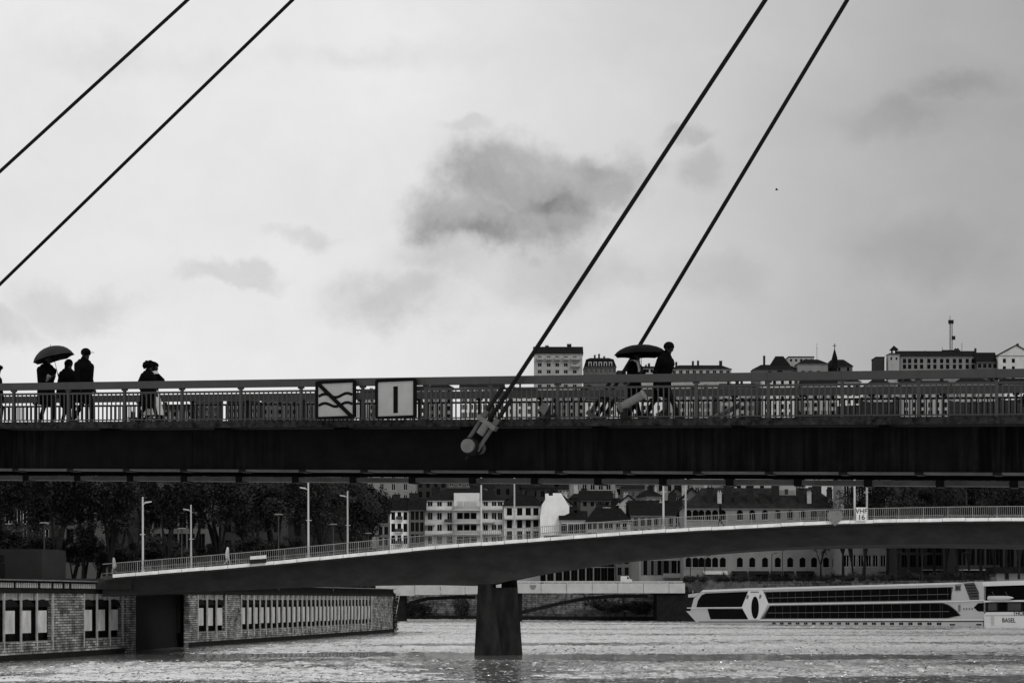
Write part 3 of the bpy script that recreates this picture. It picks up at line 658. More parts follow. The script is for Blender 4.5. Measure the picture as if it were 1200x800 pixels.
r8, K8, j8 = person('person in a flat dark hat by the end of the railing', -6, 447, .8, 1, stride=.3, coat=.6, H=1.62); hair_mass(r8, K8, j8, (.19, .13, .09), 30, 'hat')

# ================================================================== ROAD BRIDGE
TOP = [(60, 679), (146, 671.5), (293, 659.5), (420, 647.5), (520, 638.3), (620, 631), (700, 624.8), (800, 618.5), (880, 614.5), (972, 610), (1080, 607.3), (1200, 606), (1500, 607)]
SOF = [(60, 703), (160, 696), (300, 688.5), (420, 685), (500, 684), (573, 684.5), (600, 679.5), (640, 671), (700, 661.7), (750, 655), (800, 650.5), (900, 642.5), (1000, 638.3), (1200, 638.2), (1500, 650)]
BY = 173.0; BW = 18.0
def top_z(x): return CH + (HY - curve(TOP, x)) * BY / F
def sof_z(x): return CH + (HY - curve(SOF, x)) * (BY + 2.3) / F
def bx(x, Y=BY): return (x - 600) * BY / F
rb = thing('road_bridge', 'slender concrete girder bridge with pale coping and one river pier', 'bridge', (bx(585), BY, 0))
XS = list(range(120, 1460, 10))
mb = MB(); vs = []
for x in XS:
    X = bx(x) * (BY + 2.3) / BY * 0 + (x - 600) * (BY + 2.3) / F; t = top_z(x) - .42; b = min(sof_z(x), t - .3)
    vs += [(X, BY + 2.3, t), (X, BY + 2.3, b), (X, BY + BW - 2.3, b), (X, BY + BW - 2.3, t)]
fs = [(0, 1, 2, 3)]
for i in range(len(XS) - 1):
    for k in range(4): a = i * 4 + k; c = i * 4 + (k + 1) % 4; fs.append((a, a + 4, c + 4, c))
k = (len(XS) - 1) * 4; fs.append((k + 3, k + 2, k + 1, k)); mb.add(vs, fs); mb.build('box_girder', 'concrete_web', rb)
mb = MB()
for x0, x1 in zip(XS, XS[1:]):
    X0, X1 = bx(x0), bx(x1); z0, z1 = top_z(x0), top_z(x1)
    mb.hexa([(X0, BY + .12, z0 - .40), (X1, BY + .12, z1 - .40), (X1, BY + BW - .12, z1 - .40), (X0, BY + BW - .12, z0 - .40), (X0, BY + .12, z0 - .06), (X1, BY + .12, z1 - .06), (X1, BY + BW - .12, z1 - .06), (X0, BY + BW - .12, z0 - .06)])
mb.build('deck_slab', 'asphalt', rb)
x = 132.0
while x < 1450:      # coping stones, one by one
    x1 = x + 27; X0, X1 = bx(x) + .02, bx(x1) - .02; z0, z1 = top_z(x), top_z(x1); dz = random.uniform(-.015, .015); dy = random.uniform(-.015, .015)
    for ya, yb in ((BY - .1 + dy, BY + .35), (BY + BW - .35, BY + BW + .1)):
        mb = MB(); mb.hexa([(X0, ya, z0 - .29 + dz), (X1, ya, z1 - .29 + dz), (X1, yb, z1 - .29 + dz), (X0, yb, z0 - .29 + dz), (X0, ya + .03, z0 + dz), (X1, ya + .03, z1 + dz), (X1, yb, z1 + dz), (X0, yb, z0 + dz)])
        mb.build('coping_stone', 'coping', rb)
    x = x1
for side, Yr, rm_ in (('near', BY + .12, 'bridge_rail'), ('far', BY + BW - .12, 'bridge_rail')):
    rl = None
    for a, b_, w in ((.945, 1.0, .03), (.12, .15, .015)):
        hr = MB()
        for x0, x1 in zip(XS, XS[1:]):
            X0, X1 = bx(x0), bx(x1); z0, z1 = top_z(x0), top_z(x1)
            hr.hexa([(X0, Yr - w, z0 + a), (X1, Yr - w, z1 + a), (X1, Yr + w, z1 + a), (X0, Yr + w, z0 + a), (X0, Yr - w, z0 + b_), (X1, Yr - w, z1 + b_), (X1, Yr + w, z1 + b_), (X0, Yr + w, z0 + b_)])
        if rl is None: rl = hr.build('bridge_railing', rm_, rb)
        else: hr.build('bottom_rail', rm_, rl)
    bl = MB(); x = 132.0; i = 0; pmesh = MB(); pmesh.box(-.03, .03, -.03, .03, 0, .95); pmm = pmesh.mesh('post', rm_)
    while x < 1450:
        if i % 12 == 0: link('post', pmm, rl, Vector((bx(x), Yr, top_z(x))) - rb.location)
        else: bl.box(bx(x) - .02, bx(x) + .02, Yr - .012, Yr + .012, top_z(x) + .15, top_z(x) + .94)
        x += 2.4; i += 1
    tag(bl.build('balusters', 'bridge_bal', rl), kind='stuff')
# pier: two leaning legs on one base
def pz(x, y, Y): return put(x, y, Y)
pier = MB(); 
def leg(pts_f, Ya, Yb):
    a = [put(x, y, Ya) for x, y in pts_f]; b = [Vector((p.x, Yb, p.z)) for p in a]; return a, b
a, b = leg([(555.5, 776), (589, 776), (574, 684), (560, 684)], BY + 1.2, BY + 4.2); b = [p + Vector((.5, 0, 0)) for p in b]; m1_ = MB(); m1_.loft(a, b); m1_.build('pier_leg', 'pier_stone', rb)
a, b = leg([(580, 776), (613, 776), (606, 680), (588, 680)], BY + 4.6, BY + 9.5); m1_ = MB(); m1_.loft(a, b); m1_.build('pier_leg', 'pier_stone', rb)
a, b = leg([(557.5, 776), (612, 776), (606, 688), (562, 688)], BY + 2.4, BY + 9.2); m1_ = MB(); m1_.loft(a, b); m1_.build('pier_core', 'pier_stone', rb)
# abutment on the left quay
ab = wall_xy(190); mb = MB(); X0 = bx(128); mb.box(X0 - 8, X0 + 1.6, BY + 1.7, BY + BW - 1.7, 5.8, top_z(150) - .45); mb.build('abutment', 'concrete_web', rb)
# lamp posts standing on it
def lamp_post(label, x, side, arm, H=6.6):
    Yl = BY + (.55 if side == 'near' else BW - .55); X = (x - 600) * Yl / F; xe = X * F / BY + 600; z = top_z(xe) - .06
    root = thing('lamp_post', label, 'lamp post', (X, Yl, z), 0, 'pale lamp posts along the concrete road bridge')
    mb = MB(); mb.cyl((0, 0, 0), (-.02, 0, H), .10, .07, n=10); mb.build('pole', 'pale_metal', root, world=False)
    mb = MB(); mb.cyl((0, 0, H * .90), (arm * .25, 0, H * .925), .04, n=6); mb.hexa([(arm * .2 - .04, -.1, H * .915), (arm * .75, -.1, H * .93), (arm * .75, .1, H * .93), (arm * .2 - .04, .1, H * .915), (arm * .2 - .04, -.1, H * .935), (arm * .75, -.1, H * .945), (arm * .75, .1, H * .945), (arm * .2 - .04, .1, H * .935)]); mb.build('lamp_head', 'pale_metal', root, world=False)
    mb = MB(); mb.box(-.2 if arm < 0 else -.26, .26 if arm < 0 else .2, -.05, .05, H * .5, H * .5 + .06); mb.build('clamp', 'pale_metal', root, world=False)
    mb = MB(); mb.cyl((0, 0, 0), (0, 0, .35), .17, .15, n=10); mb.build('base_sleeve', 'pale_metal', root, world=False)
lamps = [(167.5, 'near', 1), (224, 'far', -1), (361.5, 'near', -1), (407.5, 'far', -1), (564, 'near', -1), (603, 'far', 1), (777.5, 'near', -1), (803.5, 'far', 1), (1001.5, 'near', -1), (1016, 'far', 1)]
words = ['at the brick abutment', 'behind the abutment railing', 'beyond the small white panel', 'in front of the dark plane trees', 'in front of the balconied apartment block', 'beside the white gable wall', 'in front of the chimney roofs', 'beside the long stone house', 'left of the radio channel sign', 'right of the radio channel sign']
for (x, sd_, arm), w in zip(lamps, words): lamp_post('pale lamp post on the road bridge ' + w, x, sd_, arm)
# signs hung on the coping
def plate(root, name, poly, m, Y0, Y1):
    a = [put(x, y, Y0) for x, y in poly]; b = [Vector((p.x, Y1, p.z)) for p in a]; mb = MB(); mb.loft(a, b); return mb.build(name, m, root)
sg = thing('radio_channel_sign', 'white square VHF radio channel sign on the road bridge coping', 'sign', put(1009.5, 610, BY - .2))
plate(sg, 'panel', [(1003.3, 610), (1015.8, 610), (1015.8, 594.2), (1003.3, 594.2)], 'white_metal', BY - .24, BY - .18)
text_mesh('lettering', 'VHF', .56, 'text_dark', sg, put(1009.5, 598.8, BY - .25) - sg.location, (R(90), 0, 0)); text_mesh('lettering', '16', .62, 'text_dark', sg, put(1009.5, 606, BY - .25) - sg.location, (R(90), 0, 0))
dg = thing('diamond_sign', 'grey diamond shaped navigation board hanging over the road bridge coping', 'sign', put(978.5, 616, BY - .2))
plate(dg, 'panel', [(978.5, 616), (987.5, 607), (987, 601.5), (985, 598.3), (972, 598.3), (969.8, 601.5), (969.5, 607)], 'shutter', BY - .26, BY - .2)
plate(dg, 'back_bracket', [(976, 612), (981, 612), (981, 600), (976, 600)], 'black_steel', BY - .19, BY - .12)
wg = thing('notice_board', 'small white over black panel on the road bridge railing', 'sign', put(302.5, 659, BY - .2))
plate(wg, 'panel', [(293, 655.2), (312, 654), (312, 650), (293, 651.5)], 'white_metal', BY - .3, BY - .2); plate(wg, 'dark_panel', [(293, 660.5), (312, 659), (312, 654.3), (293, 655.6)], 'kiosk', BY - .3, BY - .2)
# people on the road bridge
def walker(label, x, n, coat_m, leg_m, H=1.72):
    Yl = BY + n; X = (x - 600) * Yl / F; z = top_z(X * F / BY + 600) - .06
    r, K, j = person(label, 0, 0, 0, 1, stride=.5, coat=.68, coat_m=coat_m, leg_m=leg_m, H=H, loc=(X, Yl, z), rotz=random.choice((0, math.pi)), voxel=.025, group='people walking over the road bridge')
    hair_mass(r, K, j, (.1, .09, .11), 12)
walker('person in a pale coat near the small white panel of the road bridge', 266, 1.0, 'pale_cloth', 'pale_cloth', 1.85)
walker('person in pale clothes at the end of the road bridge ramp', 134, 1.0, 'render_pale', 'shutter')
walker('dark dressed person in front of the arched windows of the long stone house', 845, 1.2, 'coat_black', 'coat_black', 1.9)
walker('dark dressed person on the road bridge right of the radio channel sign', 1109, 1.2, 'coat_black', 'coat_black', 1.8)
walker('person with a dark coat and light collar further along the road bridge', 1162, 1.2, 'coat_dark', 'coat_black', 1.85)
walker('dark dressed person beside a pale lamp post on the road bridge', 794, 1.4, 'coat_black', 'coat_black')

# ================================================================== LEFT QUAY WALL
qw = thing('quay_wall', 'long brick quay wall with rows of upright openings and pale panels', 'wall', (-30, 200, 0))
ZT = 5.55
def qseg(mb, xa, xb, o0, o1, z0, z1, mi=0):
    a0, b0, b1, a1 = wall_xy(xa, o0), wall_xy(xb, o0), wall_xy(xb, o1), wall_xy(xa, o1)
    mb.hexa([(a0.x, a0.y, z0), (b0.x, b0.y, z0), (b1.x, b1.y, z0), (a1.x, a1.y, z0), (a0.x, a0.y, z1), (b0.x, b0.y, z1), (b1.x, b1.y, z1), (a1.x, a1.y, z1)], mi)
P_ROW = [283]; gp = 7.6
while P_ROW[-1] < 434: P_ROW.append(P_ROW[-1] + gp); gp = max(3.9, gp * .968)
groups = [[-55, -36, -15, 5, 25, 43.5, 62], [98.5, 114, 129, 144], [232, 243, 254, 265], P_ROW]
low = MB(); lint = MB(); back = MB(); brick = MB(); damp = MB()
def run(mb, xa, xb, *a):
    k = max(1, int((xb - xa) / 14))
    for i in range(k): qseg(mb, xa + (xb - xa) * i / k, xa + (xb - xa) * (i + 1) / k, *a)
run(low, -110, 158, 0, .5, -.8, 1.45); run(low, 221, 462, 0, .5, -.8, 1.45); run(damp, -110, 158, -.06, -.003, -.8, .45); run(damp, 221, 462, -.06, -.003, -.8, .45); run(back, -110, 158, 1.0, 1.6, 1.45, 5.4); run(back, 158, 221, 1.3, 1.6, -.8, 5.4); run(back, 221, 462, 1.0, 1.6, 1.45, 5.4)  # middle recess is added; its near-black back stands in for the bridge's shade
solids = [(-110, -55), (62, 98.5), (144, 158), (221, 232), (265, 283), (P_ROW[-1], 462)]
for a, b in solids: run(brick, a, b, .004, .5, 1.45, 5.4)
run(lint, -110, 462, -.05, 1.0, 5.4, 5.75)
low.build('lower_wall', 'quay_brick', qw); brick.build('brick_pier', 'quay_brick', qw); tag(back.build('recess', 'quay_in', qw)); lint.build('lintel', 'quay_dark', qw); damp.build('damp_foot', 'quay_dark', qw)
capm = MB(); run(capm, -110, 462, -.25, 1.2, 6.42, 6.52); capm.build('cap_slab', 'quay_cap', qw)
hd_ = MB(); run(hd_, -110, 462, .12, .9, 5.75, 6.42); hd_.build('parapet', 'quay_dark', qw)
tick = MB(); x = -100.0
while x < 140: qseg(tick, x, x + 1.1, -.02, .10, 5.85, 6.25); x += random.choice((2.6, 2.6, 2.6, 5.2))
tag(tick.build('parapet_ticks', 'quay_post', qw), kind='stuff')
for g in groups:
    for i, x in enumerate(g):
        wd = .13 * F / curve(WALL, x) * .5
        mb = MB(); qseg(mb, x - wd * .42, x + wd * .42, -.05, .1, .75, 5.42); mb.build('post', 'quay_post', qw)
        if i < len(g) - 1:
            x1 = g[i + 1]; w = x1 - x
            mb = MB(); qseg(mb, x + w * .09, x + w * .68, .10, .18, 2.15 + random.uniform(-.04, .04), 4.0); mb.build('panel', 'quay_panel', qw)
            mb = MB(); qseg(mb, x + w * .06, x + w * .98, .32, .44, 4.85, 5.4); hd2 = mb.build('head_panel', 'quay_post', qw)
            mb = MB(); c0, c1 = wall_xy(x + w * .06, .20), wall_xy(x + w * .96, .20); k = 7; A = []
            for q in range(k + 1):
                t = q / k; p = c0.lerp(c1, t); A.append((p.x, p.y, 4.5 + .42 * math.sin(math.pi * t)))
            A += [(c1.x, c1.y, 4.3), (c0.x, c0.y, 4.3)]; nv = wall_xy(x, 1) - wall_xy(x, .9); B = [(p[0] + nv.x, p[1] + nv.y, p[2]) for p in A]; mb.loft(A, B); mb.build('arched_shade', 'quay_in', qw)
            mb = MB(); qseg(mb, x + w * .04, x + w * .98, .02, .45, 1.452, 1.53); mb.build('sill', 'quay_cap', qw)
mb = MB(); qseg(mb, 145.5, 156.5, -.22, .7, -.6, 7.15); mb.build('end_pillar', 'quay_brick', qw)
# ivy and ladder at the downstream corner
def leaf_blob(mb, c, r, n, size, rnd):
    for i in range(n):
        a = rnd.uniform(0, 6.28); z = rnd.uniform(-1, 1); q = math.sqrt(1 - z * z); t = rnd.random() ** .5
        p = Vector(c) + Vector((r[0] * q * math.cos(a), r[1] * q * math.sin(a), r[2] * z)) * t
        u = Vector((rnd.uniform(-1, 1), rnd.uniform(-1, 1), rnd.uniform(-1, 1))).normalized(); v = u.orthogonal().normalized() * size * rnd.uniform(.5, 1.1); u = u * size * rnd.uniform(.6, 1.2)
        mb.add([p - u, p + v * .6, p + u, p - v * .6], [(0, 1, 2, 3)])
rnd = random.Random(11)
iv = thing('ivy', 'dark ivy hanging over the corner of the brick quay wall', 'plant', (wall_xy(461).x, wall_xy(461).y, 0)); mb = MB()
for k in range(16): leaf_blob(mb, (wall_xy(461).x + rnd.uniform(-.6, .4), wall_xy(461).y - .2, rnd.uniform(.3, 6)), (.5, .5, .6), 60, .2, rnd)
mb.build('foliage', 'leaf', iv); mb = MB(); mb.cyl((wall_xy(461).x, wall_xy(461).y, 0), (wall_xy(461).x + .3, wall_xy(461).y, 5.8), .08, n=6); mb.build('stem', 'bark', iv)
ld = thing('ladder', 'thin pale ladder leaning at the corner of the brick quay wall', 'ladder', (wall_xy(462).x + 2, 302, 0)); mb = MB()
for o_ in (0, .45): mb.cyl(put(458.5 + o_ * 8, 731, 302), put(465 + o_ * 8, 694, 302), .06, n=6)
mb.build('rails', 'quay_post', ld)
for k in range(10): mb = MB(); t = (k + .5) / 10; p = put(458.5 + 6.5 * t, 731 - 37 * t, 302); mb.cyl(p, p + Vector((.47, 0, 0)), .04, n=5); mb.build('rung', 'quay_post', ld)
# kiosk box on the quay
kz = put(40, 643, 164).z; ki = thing('kiosk', 'dark flat-roofed metal kiosk standing on the brick quay wall', 'kiosk', (put(30, 0, 168).x, 168, 6.5))
foot = [(-40, 166), (49, 166), (67, 168), (77, 171.5), (77, 176), (-40, 176)]; pts = [put(x, 0, Y) for x, Y in foot]
for i in range(5):
    a, b = pts[i], pts[i + 1]; c_ = Vector((sum(p.x for p in pts) / 6, 171, 0)); mb = MB(); t_ = .06
    ia, ib = a + (c_ - a) * .01, b + (c_ - b) * .01
    mb.hexa([(a.x, a.y, 6.0), (b.x, b.y, 6.0), (ib.x, ib.y, 6.0), (ia.x, ia.y, 6.0), (a.x, a.y, kz), (b.x, b.y, kz), (ib.x, ib.y, kz), (ia.x, ia.y, kz)]); mb.build('wall_panel', 'kiosk' if i in (0, 3, 4) else 'kiosk_pale', ki)
mb = MB(); mb.loft([(p.x, p.y, kz) for p in pts], [(p.x, p.y, kz + .06) for p in pts]); mb.build('roof', 'kiosk', ki)
mb = MB(); a = put(-2, 0, 165.9); mb.box(a.x, a.x + .5, 165.85, 165.95, 6.6, 7.9); mb.build('door', 'black_steel', ki); mb = MB(); mb.box(a.x, a.x + .45, 165.86, 165.96, 8.1, 8.6); mb.build('vent', 'black_steel', ki)

# ================================================================== SHIPS
SB_, SE_ = Vector((35.6, 405.0)), Vector((83.0, 348.5))        # bow and stern of the near side at the waterline
SD = (SE_ - SB_).normalized(); SN = Vector((SD.y, -SD.x)) if SD.y * 0 - SD.x * 1 < 0 else Vector((-SD.y, SD.x))   # outward, to the camera
def ship_sz(x, y, off=0.0):
    k = (x - 600) / F; bx_, by_ = SB_.x + SN.x * off, SB_.y + SN.y * off
    s = (k * by_ - bx_) / (SD.x - k * SD.y); Y = by_ + s * SD.y; return s, CH + (HY - y) * Y / F
def ship_part(root, name, poly, m, o0, o1, px=True):
    q = [ship_sz(x, y, o0) for x, y in poly] if px else poly; mb = MB()
    def W(s, z, o): p = SB_ + SD * s + SN * o; return (p.x, p.y, z)
    mb.loft([W(s, z, o0) for s, z in q], [W(s, z, o1) for s, z in q]); return mb.build(name, m, root)
ship = thing('river_cruise_ship', 'long pale river cruise ship with two bands of dark cabin windows', 'ship', (SB_.x, SB_.y, 0))
ship_part(ship, 'hull', [(804, 715.5), (829, 715.5), (840, 724.5), (1152, 724), (1152, 736), (822, 734), (815.5, 728)], 'ship_white', 0, -10.5)
ship_part(ship, 'superstructure', [(809, 716), (813, 701), (822, 692.5), (877, 690.2), (1000, 687), (1119, 683.2), (1130, 681.8), (1142, 681), (1153, 681), (1153, 724.5), (840, 725)], 'ship_white', -.06, -10.2)
rf = ship_part(ship, 'roof_edge', [(821, 693.4), (878, 691.0), (1000, 687.8), (1119, 684.2), (1130, 682.6), (1119, 682.1), (1000, 685.5), (877, 688.8), (824, 690.8)], 'ship_white2', .12, -10.4)
ship_part(ship, 'bow_platform', [(806.5, 699.5), (815, 698.5), (820, 694), (806.5, 696)], 'ship_white', .05, -9)
ship_part(ship, 'bow_window', [(816, 711), (818, 703), (822, 697), (827, 694.8), (876, 692.8), (869, 710.6)], 'ship_glass', .03, -.3)
ship_part(ship, 'bow_window', [(829, 713), (869.5, 713), (876.5, 725), (832.5, 725)], 'ship_glass', .05, -.3)
ship_part(ship, 'deck_line', [(805, 712.4), (870, 711.9), (870, 710.9), (805, 711.4)], 'ship_white2', .14, -.2)
ov = ship_part(ship, 'entrance_section', [(877.2, 725.8), (869.3, 710.8), (877.5, 691.4), (893.5, 690.8), (900.5, 706.8), (890, 725.5)], 'ship_white2', .10, -.3)
ship_part(ov, 'oval_window', [(884.7 + 4.3 * math.cos(a * math.pi / 12), 711.5 + 13 * math.sin(a * math.pi / 12)) for a in range(24)], 'ship_glass', .16, .02)
for a, b in ((874.5, 699), (889.5, 698.5)): ship_part(ov, 'emblem', [(a, b + 2.6), (a + 1.6, b + 2.4), (a + 3, b - 1), (a + 1.4, b - 2.6), (a + .2, b - 1)], 'shutter', .14, .02)
for k in range(7): ship_part(ov, 'lettering', [(879.6 + k * 1.4, 694), (880.5 + k * 1.4, 694), (880.5 + k * 1.4, 692.6), (879.6 + k * 1.4, 692.6)], 'ship_mullion', .14, .02)
for a, b in ((1110, 685.3),): pass
# window bands: backing then panes one by one
up_t = lambda x: interp([(894, 693.2), (1118, 687.2)], x); up_b = lambda x: interp([(894, 706.3), (1118, 702.6)], x)
lo_t = lambda x: interp([(894, 709.4), (1118, 705.8)], x); lo_b = lambda x: interp([(890, 724.6), (1130, 724.2)], x)
ub = ship_part(ship, 'window_band', [(900.5, up_b(900)), (894.5, up_t(895)), (1116.5, up_t(1116)), (1113.5, up_b(1113))], 'ship_mullion', .03, -.3)
arc = [(1125.5, 720.5), (1121, 715.5), (1116, 711.2), (1111, 708), (1105, 706.2)]
lb = ship_part(ship, 'window_band', [(892, lo_b(892)), (902, lo_t(902)), (1104, lo_t(1104))] + arc[::-1] + [(1118, 722.4), (1110, 724)], 'ship_mullion', .03, -.3)
x = 896.5; w = 8.6; k = 0
while x < 1113:
    x1 = min(x + w, 1114.5); g = .55
    if x1 - x > 2: ship_part(ub, 'pane', [(max(x + g, 900) if k == 0 else x + g, up_b(x) - .7), (x + g, up_t(x) + .6), (x1 - g * .2, up_t(x1) + .6), (x1 - g * .2, up_b(x1) - .7)], 'ship_glass', .08, .0)
    x = x1; w *= 1.0165; k += 1
x = 899.5; w = 8.6; k = 0
while x < 1102:
    x1 = min(x + w, 1104); g = .55
    if x1 - x > 2: ship_part(lb, 'pane', [(x + g - (4.5 if k == 0 else 0), lo_b(x) - .7), (x + g + (2 if k == 0 else 0), lo_t(x) + .6), (x1 - g * .2, lo_t(x1) + .6), (x1 - g * .2, lo_b(x1) - .7)], 'ship_glass', .08, .0)
    x = x1; w *= 1.0165; k += 1
ship_part(lb, 'pane', [(1104.5, 723.4), (1104.5, 706.8)] + [(a - .8, b + .4) for a, b in arc[::-1]] + [(1117, 721.8), (1110, 723.2)], 'ship_glass', .08, 0)
for t_, b_ in ((up_t, up_b), (lo_t, lo_b)):
    yy = lambda q: t_(q) * .45 + b_(q) * .55
    ship_part(ship, 'balcony_rail', [(900, yy(900) + .22), (1112, yy(1112) + .22), (1112, yy(1112) - .22), (900, yy(900) - .22)], 'shutter', .20, .12)
ship_part(ship, 'deck_line', [(900, 708.4), (1118, 704.9), (1153, 703.2), (1153, 702.2), (1118, 703.6), (900, 707.0)], 'ship_white2', .2, -.1)
ship_part(ship, 'deck_line', [(890, 727.0), (1153, 726.4), (1153, 725), (890, 725.6)], 'ship_white2', .16, -.1)
ship_part(ship, 'rubbing_strake', [(818, 728.6), (1153, 728.2), (1153, 727.2), (818, 727.8)], 'ship_dark', .06, -.1)
ship_part(ship, 'waterline_band', [(820, 733.2), (1153, 736.5), (1153, 734.2), (820, 731)], 'ship_dark', .05, -.1)
x = 905; w = 5.2
while x < 1102:
    for dx in (0, w * .42): ship_part(ship, 'porthole', [(x + dx, 731.0 + (x - 905) * .005), (x + dx + w * .32, 731.0 + (x - 905) * .005), (x + dx + w * .32, 729.0), (x + dx, 729.0)], 'ship_glass', .05, -.1)
    x += w * 1.75; w *= 1.012
st = ship_part(ship, 'stern_stair', [(1136.5, 702.4), (1129.3, 683.2), (1141, 682.2), (1146.5, 693), (1147, 702.2)], 'ship_mullion', .05, -.2)
for k in range(5): ship_part(st, 'step', [(1131 + k * 1.6, 686.2 + k * 3.2), (1142.5 + k * .9, 685.8 + k * 3.2), (1142.5 + k * .9, 684.6 + k * 3.2), (1131 + k * 1.6, 685 + k * 3.2)], 'ship_dark', .12, .02)
ship_part(ship, 'stern_emblem', [(1118.5, 692), (1125.5, 691.8), (1125.5, 685), (1119.2, 685.2)], 'shutter', .05, -.1)
for k in range(3): ship_part(ship, 'emblem_stroke', [(1120.0 + k * 1.7, 690.8), (1121 + k * 1.7, 690.8), (1121 + k * 1.7, 686.3), (1120.0 + k * 1.7, 686.3)], 'ship_dark', .09, .04)
ship_part(ship, 'plaque', [(1122.8, 716), (1125, 715.9), (1125, 708.2), (1122.8, 708.4)], 'shutter', .05, -.1)
for k in range(4): ship_part(ship, 'stern_slot', [(1128.5 + k * 3.2, 714), (1129.3 + k * 3.2, 714), (1130.0 + k * 3.2, 712), (1129.2 + k * 3.2, 712)], 'ship_mullion', .05, -.1)
ship_part(ship, 'stern_window', [(1141, 711.5), (1146, 706.5), (1152.5, 705.8), (1152.5, 716), (1146, 715.8)], 'ship_glass', .04, -.1)
for x0 in (1113, 1144): ship_part(ship, 'fender_slot', [(x0, 732.2), (x0 + 6, 732.3), (x0 + 6, 730.6), (x0, 730.6)], 'ship_dark', .06, -.1)
mb = MB()
for x0 in range(830, 1150, 16): mb_p = put(x0, 0, 370)
# bow mast and flag rail
mb = MB(); s, z = ship_sz(812, 697, -3); p = SB_ + SD * s + SN * -3; mb.cyl((p.x, p.y, z - .2), (p.x, p.y, z + 1.0), .06, n=6); mb.build('bow_mast', 'ship_white', ship)
# second ship
ship2 = thing('moored_ship', 'white ship with home port lettering moored behind the cruise ship stern', 'ship', (SE_.x, SE_.y, 0))
ship_part(ship2, 'hull', [(1153.6, 736), (1153, 719.5), (1156, 716.8), (1300, 715.5), (1300, 739)], 'ship_white2', .3, -10)
ship_part(ship2, 'lower_deck_band', [(1154, 716.6), (1154, 704.5), (1300, 702), (1300, 715.6)], 'ship_dark', -.5, -9)
ship_part(ship2, 'deck_line', [(1153, 705.2), (1300, 703), (1300, 700.8), (1153, 703.3)], 'ship_white2', .3, -9.5)
ship_part(ship2, 'upper_deck_band', [(1154, 703.2), (1152.5, 686), (1300, 682), (1300, 701)], 'ship_glass', -.6, -9)
ship_part(ship2, 'roof_edge', [(1152, 686.5), (1151, 681.2), (1300, 676.5), (1300, 682)], 'ship_white2', .2, -9.5)
for a, b in ((1158, 1168), (1170, 1179), (1181, 1196), (1199, 1215)): ship_part(ship2, 'deck_window', [(a, 715), (b, 714.8), (b, 706), (a, 706.2)], 'ship_mullion' if a == 1158 or a == 1181 else 'ship_glass', -.4, -.7)
for k in range(7): ship_part(ship2, 'hull_line', [(1161, 722.4 + k * 1.6), (1165, 722.4 + k * 1.6), (1165, 722.0 + k * 1.6), (1161, 722.0 + k * 1.6)], 'shutter', .34, .2)
ship_part(ship2, 'hull_groove', [(1154, 721.2), (1300, 720.2), (1300, 719.7), (1154, 720.7)], 'shutter', .33, .2)
def ship_text(root, body, x, y, size):
    s, z = ship_sz(x, y, .36); p = SB_ + SD * s + SN * .36; ang = math.atan2(SD.y, SD.x)
    text_mesh('lettering', body, size, 'text_dark', root, Vector((p.x, p.y, z)) - root.location, (R(90), 0, ang))
ship_text(ship2, 'BASEL', 1182, 726.6, 1.05); ship_text(ship2, 'THOMAS', 1198, 718.4, .95)
# lifeboat
s, z = ship_sz(1174, 700.5, .9); p = SB_ + SD * s + SN * .9; ang = math.atan2(SD.y, SD.x)
lbt = thing('lifeboat', 'small grey inflatable tender hung on the side of the moored ship', 'boat', (p.x, p.y, z - .5), ang); mb = MB(); rings = []
for k in range(9):
    t = k / 8; xx = -2.6 + 5.0 * t; r = .42 * (1 - max(0, (t - .6) / .4) ** 2 * .85); rings.append([(xx, r * 1.5 * math.cos(a * math.pi / 5), .5 + .22 * max(0, t - .6) + r * math.sin(a * math.pi / 5)) for a in range(10)])
for a_, b_ in zip(rings, rings[1:]): mb.loft(a_, b_)
mb.build('hull', 'ship_white', lbt, world=False); mb = MB(); mb.box(-2.95, -2.55, -.2, .2, .35, 1.15); mb.build('outboard_motor', 'ship_dark', lbt, world=False); mb = MB(); mb.cyl((-1.6, 0, .9), (-1.6, -.6, 1.6), .05); mb.cyl((1.2, 0, .9), (1.2, -.6, 1.6), .05); mb.build('davit', 'ship_mullion', lbt, world=False)

# ================================================================== PALE BRIDGE UPSTREAM
PB = 444.0
pb = thing('pale_bridge', 'pale concrete bridge with slim arch ribs seen behind the river pier', 'bridge', (put(640, 0, PB).x, PB, 0))
xs_ = [440, 486, 516, 545, 574, 604, 634, 664, 694, 724, 754, 784, 803]
for a, b in zip(xs_, xs_[1:]):
    p, q = put(a + .25, 683.0, PB), put(b - .25, 697.0, PB); dz = (b - 440) * -.003; dy = random.uniform(-.05, .05); mb = MB()
    zt = p.z + random.uniform(-.03, .03); mb.box(p.x, q.x, PB + dy, PB + .5, CH + (HY - (694.6 + (0 if a > 590 else (600 - a) * .018))) * PB / F, zt); mb.build('parapet_panel', 'bridge_pale', pb)
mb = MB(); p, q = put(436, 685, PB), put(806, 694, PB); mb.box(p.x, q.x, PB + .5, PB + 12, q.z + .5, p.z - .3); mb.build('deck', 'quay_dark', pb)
mb = MB(); p, q = put(436, 681.3, PB), put(800, 680.5, PB); mb.box(p.x, q.x, PB + .1, PB + .25, p.z - .1, p.z + .12)
for x in range(440, 800, 9): a = put(x, 683.2, PB); mb.box(a.x - .06, a.x + .06, PB + .12, PB + .22, a.z - .1, p.z - .08)
mb.build('bridge_railing', 'pale_metal', pb)
